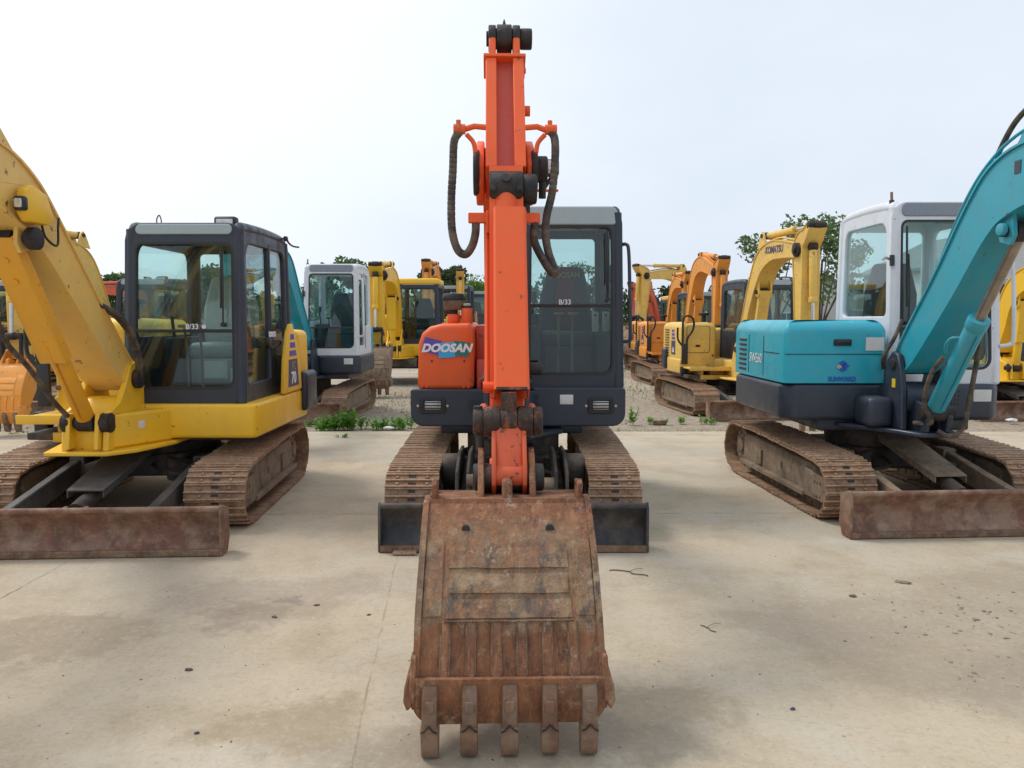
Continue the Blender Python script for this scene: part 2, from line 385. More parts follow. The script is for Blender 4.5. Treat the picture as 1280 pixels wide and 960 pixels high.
def track(root, xa, xb, y0, y1, h, rot, off, lod=0, side=1, seedv=0):
    """crawler track between x=xa and xb; front extreme y0, rear y1, height h; side=+1 if its outside faces +x"""
    rd = random.Random(seedv)
    xc = (xa + xb) / 2; w = xb - xa
    rf = h * .44; rr = h * .47
    circ = []
    for (cy, cz, r) in ((y0 + rf, rf + .005, rf), (y1 - rr, h * .52, rr), (y1 - (y1 - y0) * .42, h - .14, .13), (y0 + rf * 1.35, h*.16, h*.16), (y1 - rr * 1.45, h*.16, h*.16)):
        for k in range(40):
            a = 2 * math.pi * k / 40
            circ.append((round(cy + r * math.cos(a), 5), round(cz + r * math.sin(a), 5)))
    H = hull(circ)
    L = []; tot = 0
    for i in range(len(H)):
        a = Vector(H[i]); b = Vector(H[(i + 1) % len(H)]); L.append((tot, a, b, (b - a).length)); tot += (b - a).length
    def at(s):
        s %= tot
        for (t0, a, b, l) in L:
            if s <= t0 + l: return a + (b - a) * ((s - t0) / max(l, 1e-6))
        return L[-1][2]
    pitch0 = .135 if lod == 0 else .14
    n = int(round(tot / pitch0)); pitch = tot / n
    def inset(p, t):  # inward
        return p
    mb = MB()
    for i in range(n):
        s0 = (i + .5) * pitch
        pa = at(s0 - pitch * .46); pb = at(s0 + pitch * .46); c = (pa + pb) / 2
        t = (pb - pa).normalized(); nrm = Vector((t.y, -t.x))      # hull runs counter-clockwise: outward
        jit = rd.uniform(-.003, .003)
        c = c + nrm * (-.012 + jit)
        # sag on the upper run
        M4 = Matrix(((1, 0, 0, xc), (0, t.x, nrm.x, c.x), (0, t.y, nrm.y, c.y), (0, 0, 0, 1)))
        hp = pitch * .47; hw = w / 2 + rd.uniform(-.004, .004)
        mb.box(-hw, hw, -hp, hp, -.022, -.004, mat='track', M4=M4)
        gs = (-.40, 0.02, .44) if lod == 0 else (-.4, .4)
        for j, g in enumerate(gs):
            gh = .018 if j else .012
            mb.box(-hw, hw, g * pitch - .006, g * pitch + .007, -.004, gh - .004, b=.003 if lod == 0 else 0, seg=1, mat='track_edge', M4=M4)
        mb.box(-.075, .075, -hp * .9, hp * .9, -.075, -.022, mat='frame_dust', M4=M4)
        if lod == 0:
            for sx in (-.11, .11):
                for sy in (-.2, .23):
                    mb.box(sx - .012, sx + .012, sy * pitch - .011, sy * pitch + .011, -.004, .007, b=.002, seg=1, mat='track', M4=M4)
            mb.box(-.028, .028, -.33 * pitch, -.17 * pitch, -.004, -.0025, mat='black', M4=M4)
            mb.box(-.028, .028, .14 * pitch, .28 * pitch, -.004, -.0025, mat='black', M4=M4)
    tr = mb.build('crawler_track', 'track', root, rot, off)
    # frame between the wheels
    fx0, fx1 = xc - w * .31, xc + w * .31
    fr = MB()
    fr.prism([(y0 + rf * 1.2, h * .25), (y0 + rf * 1.2, h * .66), (y0 + rf * 2.0, h * .74), (y1 - rr * 1.9, h * .80), (y1 - rr * 1.5, h * .62), (y1 - rr * 1.5, h * .28)], fx0, fx1, .012, mat='frame_dust')
    ox = fx1 if side > 0 else fx0
    fr.prism([(y0 + rf * .55, h * .24), (y0 + rf * .55, h * .60), (y0 + rf * 2.1, h * .66), (y0 + rf * 2.1, h * .24)], *sorted((ox - side * .01, ox + side * .035)), .008, mat='frame_dust')
    fr.prism([(y0 + rf * 2.1, h * .22), (y0 + rf * 2.1, h * .30), (y1 - rr * 1.6, h * .32), (y1 - rr * 1.6, h * .24)], *sorted((ox, ox + side * .05)), .005, mat='frame_dust')
    if lod == 0:
        ym = y0 + (y1 - y0) * .44
        fr.box(*sorted((ox - .002, ox + side * .003)), ym - .02, ym + .02, h * .44, h * .56, mat='black')
        fr.box(*sorted((ox, ox + side * .02)), ym + .45, ym + .55, h * .35, h * .62, b=.006, mat='frame_dust')
        for kk in range(6):
            fr.cyl((ox, y0 + rf * (.9 + .2 * (kk % 3)), h * (.32 + .2 * (kk // 3))), (ox + side * .045, y0 + rf * (.9 + .2 * (kk % 3)), h * (.32 + .2 * (kk // 3))), .011, 8, mat='frame_dust')
    fr.build('track_frame', 'frame_dust', tr, rot, off)
    def wheel(name, y, z, r, hw, spokes=0):
        b = MB(); b.xcyl(xc - hw, xc + hw, y, z, r, 28, b=.012)
        b.xcyl(xc - hw - .025, xc + hw + .025, y, z, r * .42, 16, b=.006)
        if spokes:
            for k in range(spokes):
                a = 2 * math.pi * k / spokes
                b.cyl((xc - hw - .012, y + r * .72 * math.cos(a), z + r * .72 * math.sin(a)), (xc + hw + .012, y + r * .72 * math.cos(a), z + r * .72 * math.sin(a)), .013, 6)
        b.build(name, 'frame_dust', tr, rot, off)
    wheel('idler', y0 + rf, rf + .005, rf - .075, w * .16)
    wheel('sprocket', y1 - rr, h * .52, rr - .08, w * .24, 9)
    if lod < 2:
        nr = 5
        for k in range(nr):
            yy = y0 + rf * 1.9 + (y1 - y0 - rf * 1.9 - rr * 2.0) * k / (nr - 1)
            b = MB(); b.xcyl(xc - w * .24, xc + w * .24, yy, .145, .065, 14, b=.006); b.xcyl(xc - w*.29, xc + w*.29, yy, .145, .03, 10)
            b.build('track_roller', 'frame_dust', tr, rot, off)
    b = MB(); b.xcyl(xc - w * .2, xc + w * .2, y1 - (y1 - y0) * .42, h - .16, .06, 14, b=.006); b.build('carrier_roller', 'frame_dust', tr, rot, off)
    return tr

def undercarriage(root, hw, tw, y0, y1, h, rot=0.0, off=(0, 0, 0), lod=0, slew_z=.62, seedv=0, body='dusty_black'):
    track(root, -hw, -hw + tw, y0, y1, h, rot, off, lod, -1, seedv)
    track(root, hw - tw, hw, y0, y1, h, rot, off, lod, 1, seedv + 1)
    b = MB()
    yc = (y0 + y1) / 2
    b.prism([(-.33, yc - .42), (.33, yc - .42), (.40, yc - .1), (.40, yc + .45), (-.40, yc + .45), (-.40, yc - .1)], h * .52, h * .86, .02, axis='z')
    for sx in (-1, 1):
        for yy in (yc - .52, yc + .28):
            b.prism([(sx * .25, h * .84), (sx * .25, h * .5), (sx * (hw - tw + .02), h * .32), (sx * (hw - tw + .02), h * .62)], yy, yy + .26, .012, axis='y')
    b.cyl((0, yc, h * .8), (0, yc, slew_z + .02), .36, 36)
    b.cyl((0, yc, h * .84), (0, yc, slew_z - .03), .40, 48)
    # hose stubs in front of the centre frame
    b.tube([(.1, yc - .4, h * .7), (.2, yc - .62, h * .74), (.38, yc - .7, h * .66), (.5, yc - .55, h * .55)], .016, 8)
    b.tube([(-.1, yc - .4, h * .72), (-.16, yc - .66, h * .66), (-.34, yc - .68, h * .6), (-.45, yc - .5, h * .5)], .014, 8)
    b.build('centre_frame', body, root, rot, off)

def blade(root, hw, yf, h, mat, lip, rot=0.0, off=(0, 0, 0), yback=-.55, armx=.48, guard='dusty_black', gz=.60, roll_top=True):
    b = MB()
    n = 10; fr = []; bk = []
    for k in range(n + 1):
        t = k / n; z = .015 + (h - .03) * t
        y = yf + .085 * math.sin(math.pi * min(1, t * 1.02)) ** .9
        fr.append((y, z)); bk.append((y + .028, z))
    b.prism(fr + bk[::-1], -hw + .012, hw - .012, 0, mat=mat)
    b.xcyl(-hw + .012, hw - .012, yf + .018, h - .015, .022, 12, mat=mat)
    b.box(-hw + .01, hw - .01, yf - .022, yf + .012, 0.004, .05, .006, 1, mat=lip)
    for sx in (-1, 1):
        x = sx * (hw - .007)
        b.prism([(yf - .02, .006), (yf - .012, h * .9), (yf + .02, h + .012), (yf + .15, h - .03), (yf + .16, .1), (yf + .11, .006)], x - .009, x + .009, .003, mat=mat)
    b.box(-hw * .9, hw * .9, yf + .11, yf + .19, .10, .20, .01, 1, mat=mat)
    bl = b.build('dozer_blade', mat, root, rot, off)
    for sx in (-1, 1):
        a = MB()
        x0 = sx * armx
        a.prism([(yf + .10, .07), (yf + .10, .25), (yback, .46), (yback, .30)], x0 - .035, x0 + .035, .008)
        a.box(x0 - .06, x0 + .06, yback - .05, yback + .12, .27, .47, .01)
        a.build('blade_arm', guard if guard != 'dusty_black' else 'dusty_black', root, rot, off)
    c = MB()
    c.cyl((0, yf + .22, .27), (0, yback + .05, gz - .08), .055, 18, mat='dusty_black')
    c.cyl((0, yf + .16, .24), (0, yf + .4, .32), .03, 14, mat='rod_dirty')
    for sx in (-.07, .07): c.prism([(yf + .08, .12), (yf + .08, .30), (yf + .24, .30), (yf + .27, .22)], sx - .012, sx + .012, .004, mat='frame_dust')
    c.cyl((-.09, yf + .2, .25), (.09, yf + .2, .25), .028, 12, mat='dusty_black')
    c.build('blade_cylinder', 'dusty_black', root, rot, off)
    g = MB()
    g.prism([(-.13, yf + .36), (.13, yf + .36), (.165, yback + .1), (-.165, yback + .1)], 0, .014, .003, axis='z')
    ll = (yback + .1) - (yf + .36); dz = gz - .38
    for v in g.bm.verts: v.co.z += .375 + dz * (v.co.y - (yf + .36)) / ll
    for sx in (-1, 1):
        g.prism([(yf + .36, .33), (yf + .36, .37), (yback + .1, gz - .005), (yback + .1, gz - .06)], sx * .125 - .004 + sx * 0.0, sx * .125 + .004)
    g.build('blade_cylinder_guard', guard, root, rot, off)
    return bl

# ------------------------------------------------------------------ cab
def cab(root, x0, x1, y0, y1, z0, z1, frame='cabframe', roof='cabtop', gm='glass', lean=.10, taper=.05, win_split=.42, post=.045,
        left_open=True, seat='seat', lod=0, lower_panel=True, side_low=.30, skylight=True, handle_side=1, wiper_x=.82, head=True, seat_red=False, front_frame=.055, door_panel=None, side_split=True, visor='skylight'):
    H = z1 - z0; xm = (x0 + x1) / 2
    def warp(c):
        t = (c.z - z0) / H
        t = max(0, min(1.1, t))
        k = 1 - taper * t
        ff = max(0.0, min(1.0, (y1 - c.y) / (y1 - y0)))
        return Vector((xm + (c.x - xm) * k, c.y + lean * t * t * ff, c.z - .05 * (1 - ff) * t * 0 + 0))
    b = MB(warp)
    f = front_frame
    r = .07
    # front frame
    b.plate(rrect(x0, z0, x1, z1 - .02, (.02, .02, .13, .13)), [rrect(x0 + f + .02, z0 + .12, x1 - f - .02, z1 - .17, (.09, .09, .06, .06))], .05, 'xz', y0 + .03, .012)
    # rear frame
    b.plate(rrect(x0, z0, x1, z1 - .02, (.02, .02, .10, .10)), [rrect(x0 + .09, z0 + .62, x1 - .09, z1 - .15, .05)], .045, 'xz', y1 - .03, .01)
    # sides
    ym = y0 + (y1 - y0) * .56
    for k, xx in enumerate((x0 + .028, x1 - .028)):
        if k == 1:   # door side
            holes = [rrect(y0 + .12, z0 + .14, ym - .02, z1 - .15, (.05, .03, .03, .13)), rrect(ym + .03, z0 + side_low * 1.6, y1 - .11, z1 - .15, (.03, .03, .10, .03))]
            if door_panel: holes[1] = rrect(ym + .03, z0 + .62, y1 - .11, z1 - .15, (.03, .03, .10, .03))
        else:
            holes = [rrect(y0 + .13, z0 + H * .36, y1 - .12, z1 - .16, (.06, .06, .10, .12))]
        b.plate(rrect(y0 + .02, z0, y1 - .02, z1 - .02, (.02, .02, .12, .14)), holes, .045, 'yz', xx, .01)
    # rounded posts and top rails
    for (xx, yy) in ((x0 + .035, y0 + .035), (x1 - .035, y0 + .035), (x0 + .035, y1 - .035), (x1 - .035, y1 - .035)):
        b.cyl((xx, yy, z0 + .01), (xx, yy, z1 - .06), post, 16)
    for xx in (x0 + .05, x1 - .05):
        b.tube([(xx, y0 + .05, z1 - .11), (xx, y0 + .07, z1 - .07), (xx, y0 + .12, z1 - .045), (xx, (y0 + y1) / 2, z1 - .03), (xx, y1 - .12, z1 - .045), (xx, y1 - .05, z1 - .1)], post * 1.15, 12)
    b.box(x0 + .02, x1 - .02, y0 + .05, y1 - .03, z0, z0 + .07, .01)           # floor
    c = b.build('cab', frame, root)
    rf = MB(warp)
    rf.box(x0 + .035, x1 - .035, y0 + .10, y1 - .04, z1 - .085, z1 + .005, .045, 3, mat=roof)
    if roof.startswith('yellow'): rf.box(x0 - .02, x1 + .02, y0 - .03, y1 + .01, z1 - .09, z1 + .05, .04, 3, mat=roof)
    rf.build('roof', roof, c)
    if skylight:
        s = MB(warp)
        s.plate(rrect(x0 + .09, z1 - .125 + (.03 if visor == 'cabtop' else 0), x1 - .09, z1 - .028, (.03, .03, .035, .035)), [], .024, 'xz', y0 + .004, .009)
        s.build('roof_visor', visor, c)
    zs = z0 + H * win_split
    g1 = MB(warp); g1.box(x0 + f, x1 - f, y0 + .034, y0 + .040, zs + .012, z1 - .15); g1.build('windscreen', gm, c)
    g2 = MB(warp); g2.box(x0 + f, x1 - f, y0 + .034, y0 + .040, z0 + .10, zs - .012); g2.build('lower_windscreen', 'glass_dark', c)
    bar = MB(warp); bar.box(x0 + f, x1 - f, y0 + .018, y0 + .048, zs - .013, zs + .013, .004, mat='black')
    # rubber seal round the opening
    for (a0, a1) in ((z0 + .115, z1 - .165),):
        path = rrect(x0 + f + .018, a0, x1 - f - .018, a1, (.09, .09, .06, .06))
        inner = rrect(x0 + f + .034, a0 + .016, x1 - f - .034, a1 - .016, (.078, .078, .05, .05))
        bar.plate(path, [inner], .016, 'xz', y0 + .012, .003, mat='black')
    bar.build('window_seal', 'black', c)
    for k, xx in enumerate((x0 + .03, x1 - .03)):
        g = MB(warp)
        g.box(xx - .003, xx + .003, y0 + .10, y1 - .08, z0 + (.10 if k else H * .34), z1 - .13)
        g.build('side_window', gm if not k else gm, c)
        if k == 1:
            s = MB(warp); s.box(xx - .012, xx + .03, ym - .02, ym + .005, z0 + .1, z1 - .12, .004, mat='black')
            s.build('door_post', 'black', c)
    if door_panel:
        g = MB(warp); g.plate(rrect(ym - .55, z0 + .12, y1 - .1, z0 + .60, .03), [rrect(ym - .5, z0 + .17, ym + .12, z0 + .50, .04)], .012, 'yz', x1 + .004, .003); g.build('door_panel', door_panel, c)
    g = MB(warp); g.box(x0 + .08, x1 - .08, y1 - .034, y1 - .028, z0 + .6, z1 - .13); g.build('rear_window', gm, c)
    # interior
    sx = xm + .02
    s = MB(warp)
    s.box(sx - .25, sx + .25, y0 + .62, y0 + 1.05, z0 + .33, z0 + .47, .05, 3)
    s.box(sx - .22, sx + .22, y0 + .60, y0 + 1.02, z0 + .1, z0 + .33, .02)
    s.prism([(sx - .25, z0 + .44), (sx + .25, z0 + .44), (sx + .25, z0 + .78), (sx + .17, z0 + 1.07), (sx - .17, z0 + 1.07), (sx - .25, z0 + .78)], y0 + .98, y0 + 1.09, .04, axis='y', seg=3)
    if seat_red: s.box(sx - .09, sx + .09, y0 + .972, y0 + .99, z0 + .46, z0 + 1.05, .006, mat='seat_red'); s.mats[0:0] = []
    if not head: pass
    st = s.build('seat', seat, c) if not seat_red else None
    if seat_red:
        # faces made before the red band use slot 0
        st = s.build('seat', seat, c)
    for q in (-1, 1):
        k = MB(warp)
        k.box(sx + q * .33 - .07, sx + q * .33 + .07, y0 + .48, y0 + 1.0, z0 + .07, z0 + .52, .025)
        k.tube([(sx + q * .33, y0 + .55, z0 + .5), (sx + q * .33, y0 + .50, z0 + .68), (sx + q * .32, y0 + .47, z0 + .74)], .014, 8)
        k.cyl((sx + q * .32, y0 + .47, z0 + .72), (sx + q * .32, y0 + .465, z0 + .82), .024, 10)
        k.build('console', 'inside', c)
    for q in (-.06, .06):
        l = MB(warp)
        l.tube([(sx + q - .05, y0 + .30, z0 + .08), (sx + q - .05, y0 + .28, z0 + .45), (sx + q - .05, y0 + .22, z0 + .62)], .011, 8)
        l.cyl((sx + q - .05 - .045, y0 + .22, z0 + .62), (sx + q - .05 + .045, y0 + .22, z0 + .62), .013, 8)
        l.box(sx + q - .09, sx + q - .01, y0 + .2, y0 + .36, z0 + .07, z0 + .1, .006)
        l.build('travel_lever', 'frame_dust' if lod == 0 else 'inside', c)
    if lod == 0:
        w = MB(warp); xw = x0 + (x1 - x0) * wiper_x
        w.tube([(xw, y0 - .01, zs + .05), (xw + .005, y0 - .015, zs + .3), (xw - .002, y0 - .012, zs + .62)], .007, 6)
        w.box(xw - .022, xw - .006, y0 - .018, y0 - .004, zs + .18, z1 - .22, .003)
        w.cyl((xw, y0 + .03, zs + .05), (xw, y0 - .02, zs + .05), .018, 12)
        w.build('wiper', 'black', c)
    return c, warp

def rail(root, pts, r=.016, mat='cabframe', name='grab_rail', seg=8):
    b = MB(); b.tube(pts, r, seg, smooth=True); return b.build(name, mat, root)

# ------------------------------------------------------------------ boom, arm, cylinders
def crom(P, n=5):
    Q = []; m = len(P)
    for i in range(m - 1):
        p0 = P[max(i - 1, 0)]; p1 = P[i]; p2 = P[i + 1]; p3 = P[min(i + 2, m - 1)]
        for k in range(n):
            t = k / n
            Q.append(tuple(.5 * ((2 * b) + (c - a) * t + (2 * a - 5 * b + 4 * c - d) * t * t + (3 * b - a - 3 * c + d) * t ** 3) for a, b, c, d in zip(p0, p1, p2, p3)))
    Q.append(tuple(P[-1])); return Q

def sweep_box(name, P, xc, w, mat, root, smooth=True, flange=.014, ends=True):
    """box girder along a centreline of (y, z, half depth)"""
    Q = crom(P) if smooth else P
    up = []; dn = []; up2 = []; dn2 = []
    for i, (y, z, h) in enumerate(Q):
        a = Q[max(i - 1, 0)]; c = Q[min(i + 1, len(Q) - 1)]
        t = Vector((c[0] - a[0], c[1] - a[1])).normalized(); n = Vector((-t.y, t.x))
        if n.y < 0 and False: n = -n
        up.append((y + n.x * h, z + n.y * h)); dn.append((y - n.x * h, z - n.y * h))
        up2.append((y + n.x * (h - .016), z + n.y * (h - .016))); dn2.append((y - n.x * (h - .016), z - n.y * (h - .016)))
    b = MB()
    b.prism(up2 + dn2[::-1], xc - w / 2, xc + w / 2)
    b.prism(up + up2[::-1], xc - w / 2 - flange, xc + w / 2 + flange)
    b.prism(dn2 + dn[::-1], xc - w / 2 - flange, xc + w / 2 + flange)
    return b, Q

def boss(b, xc, w, y, z, r, mat='grease', cap=True):
    b.xcyl(xc - w / 2, xc + w / 2, y, z, r, 26, mat=mat, b=.008)
    if cap:
        b.xcyl(xc - w / 2 - .03, xc + w / 2 + .03, y, z, r * .5, 18, mat=mat, b=.006)

def ram(root, name, foot, tip, xc, r, frac, mat, rodmat='chrome', guard=None, pin=.2, side_hose=True):
    """hydraulic cylinder: barrel from foot, rod to tip"""
    f = Vector((xc, *foot)); t = Vector((xc, *tip)); d = t - f
    m = f + d * frac
    b = MB()
    b.cyl(f + d.normalized() * .05, m, r, 24, mat=mat, b=.006)
    b.cyl(m - d.normalized() * .07, m + d.normalized() * .01, r * 1.12, 24, mat=mat, b=.006)
    b.xcyl(xc - r, xc + r, foot[0], foot[1], r * 1.05, 20, mat='grease')
    o = b.build(name, mat, root)
    q = MB(); q.cyl(m, t, r * .52, 20, mat=rodmat); q.xcyl(xc - r * .95, xc + r * .95, tip[0], tip[1], r * 1.0, 20, mat='grease')
    q.build('rod', rodmat, o)
    if side_hose:
        n = Vector((0, d.z, -d.y)).normalized()
        if n.y > 0: n = -n
        h = MB(); p0 = f + d * .06 + n * (r + .01); p1 = f + d * (frac - .06) + n * (r + .015)
        h.tube([f + d * (frac - .05), p1 , p0 + (p1 - p0) * .5, p0], .012, 8, smooth=False)
        h.build('cylinder_pipe', mat, o)
    return o

BP = (3.45, .87)
def bucket(root, pin, rot, xc, scale=1.0, w=.68, mat='bucket', tooth='tooth', lod=0):
    """profile is drawn at its rest pose (back to the front, teeth down), then turned about the bucket pin"""
    def T(p):
        y, z = (p[0] - BP[0]) * scale, (p[1] - BP[1]) * scale
        return (pin[0] + y * math.cos(rot) - z * math.sin(rot), pin[1] + y * math.sin(rot) + z * math.cos(rot))
    def warp(c):
        y, z = T((c.y, c.z))
        t = max(0, min(1, (.87 - c.z) / .75))
        dn = noise.noise(Vector((c.x * 9, c.z * 9, 3))) * .004 + noise.noise(Vector((c.x * 30, c.z * 30, 7))) * .0015
        return Vector((xc + c.x * scale * (1 - .055 * (1 - t)) + dn * .5, y + dn, z + dn * .7))
    hw = w / 2
    back = crom([(3.20, .862), (3.10, .862), (3.01, .80), (2.90, .68), (2.80, .53), (2.735, .37), (2.70, .27)], 4)
    inner = [(y + .03, z - .004) for (y, z) in back]
    b = MB(warp)
    b.prism(back + inner[::-1], -hw, hw)
    # side plates
    side = back + [(2.715, .20), (2.78, .19), (2.90, .25), (3.12, .45), (3.32, .66), (3.40, .80), (3.36, .90), (3.26, .885)]
    for sx in (-1, 1):
        b.prism(side, sx * (hw - .010) - .009, sx * (hw - .010) + .009, .003)
        # outer edge reinforcement and side cutter
        edge = [(y - .012, z + .005) for (y, z) in back]
        b.prism(edge + [(y + .045, z - .01) for (y, z) in back][::-1], sx * (hw + .007) - .012, sx * (hw + .007) + .012, 0)
        cut = [(2.70, .38), (2.672, .29), (2.685, .22), (2.75, .155), (2.82, .18), (2.95, .26), (2.93, .31), (2.80, .26), (2.76, .38)]
        b.prism(cut, *sorted((sx * (hw + .006), sx * (hw + .026))), .004)
        b.prism([(sx * (hw + .020), .37), (sx * (hw + .046), .27), (sx * (hw + .050), .215), (sx * (hw + .036), .18), (sx * (hw + .018), .20)][::1], 2.69, 2.83, .006, axis='y')
        b.prism([(3.22, .865), (3.10, .868), (3.09, .93), (3.13, .945)], sx * (hw - .025) - .012, sx * (hw - .025) + .012, .004)
    # torque tube top plate
    b.prism([(3.08, .845), (3.09, .872), (3.40, .84), (3.40, .81)], -hw, hw)
    # lip plate
    sh = Matrix.Identity(4); sh[1][2] = -.21; sh[1][3] = 2.752
    b.plate(rrect(-hw - .012, .122, hw + .012, .305, (.075, .075, .004, .004)), [], .022, 'xz', 0, .003, M4=sh)
    # wear straps across the back, and upright wear strips
    def on_back(t):  # parameter z -> y
        for i in range(len(back) - 1):
            if back[i][1] >= t >= back[i + 1][1]:
                u = (back[i][1] - t) / (back[i][1] - back[i + 1][1] + 1e-9)
                return back[i][0] + (back[i + 1][0] - back[i][0]) * u
        return back[-1][0]
    for (za, zb, hx) in ((.715, .655, hw * .70), (.635, .575, hw * .69), (.555, .495, hw * .71)):
        ya, yb = on_back(za), on_back(zb)
        for q in range(24):
            xa_, xb_ = -hx + 2 * hx * q / 24, -hx + 2 * hx * (q + 1) / 24
            b.prism([(ya - .006, za - .003), (yb - .008, zb), (yb, zb - .002), (ya, za)], xa_, xb_ + (.0005 if q < 23 else 0))
    for sx in (-1, 1):
        pts = [z for z in (.74, .68, .62, .56, .50)]
        f = [(on_back(z) - .007, z) for z in pts]; bb = [(on_back(z) + .004, z) for z in pts]
        b.prism(f + bb[::-1], *sorted((sx * hw * .98, sx * hw * .76)), .003)
    for k in range(6):
        x = -hw * .71 + hw * 1.42 * k / 5
        pts = [.485, .42, .36, .30]
        f = [(on_back(z) - .012, z) for z in pts]; bb = [(on_back(z) + .004, z) for z in pts]
        b.prism(f + bb[::-1], x - .016, x + .016, .003)
    bk = b.build('bucket', mat, root)
    if lod == 0:
        hmb = MB(warp)
        for sx in (-1, 1):
            zc = .775; yy = on_back(zc)
            hmb.prism([(sx * .175 - .017, zc - .012), (sx * .175 + .017, zc - .012), (sx * .175 + .017, zc + .004), (sx * .175 + .010, zc + .014), (sx * .175 - .010, zc + .014), (sx * .175 - .017, zc + .004)], yy - .006, yy + .05, axis='y')
        hmb.build('drain_hole', 'black', bk)
        wm = MB(warp)   # weld beads, rough lines
        rd = random.Random(4)
        for (z, hx, n) in ((.300, hw * .97, 70), (.487, hw * .72, 50)):
            for i in range(n):
                x = -hx + 2 * hx * i / (n - 1); yy = on_back(max(z, .28)) - .014
                wm.box(x - .006, x + .006, yy - .004, yy + .006, z - .004 + rd.uniform(-.002, .002), z + .004, .003, 1)
        for k in range(6):
            x0 = -hw * .71 + hw * 1.42 * k / 5
            for i in range(22):
                z = .31 + .17 * i / 21
                for q in (-1, 1): wm.box(x0 + q * .017 - .004, x0 + q * .017 + .004, on_back(z) - .012, on_back(z), z - .0045, z + .0045, .002, 1)
        wm.build('weld_bead', 'rust_lip', bk)
    # ears that carry the pins
    for x in (-.115, .115):
        e = MB(warp)
        e.prism([(3.12, .80), (3.16, .90), (3.28, 1.02), (3.36, 1.04), (3.42, .99), (3.52, .92), (3.53, .84), (3.46, .78), (3.3, .76)], x - .014, x + .014, .005)
        e.build('ear', mat, bk)
    e = MB(warp); e.prism([(3.09, .83), (3.12, .93), (3.16, .945), (3.28, .88), (3.3, .82)], -.022, .022, .01); e.build('rib', mat, bk)
    for k in range(5):
        x = -hw * .86 + hw * 1.72 * k / 4
        t = MB(warp)
        # adapter over the lip, then the tooth down to the tip
        t.prism([(2.672, .285), (2.655, .23), (2.668, .12), (2.69, .085), (2.735, .085), (2.762, .13), (2.745, .2), (2.70, .285)], x - .028, x + .028, .009, seg=2)
        wr = (.0, .006, .002, .010, .004)[k]; xo = (.001, -.002, 0, .002, -.001)[k]
        t.prism([(2.664, .128), (2.670, .05), (2.690, .004 + wr), (2.726, .003), (2.748, .06), (2.765, .12), (2.74, .14)], x - .0325 + xo, x + .0325 + xo - wr * .2, .008, seg=2)
        for q in (-1, 1): t.prism([(x + q * .030, .118), (x + q * .016, .124), (x, .142), (x, .137), (x + q * .016, .119), (x + q * .030, .113)], 2.6585, 2.664, axis='y', mat='black')
        rdx = .018
        t.box(x - rdx, x + rdx, 2.648, 2.668, .19, .235, .008, 2)
        t.build('tooth', tooth, bk)
    return bk
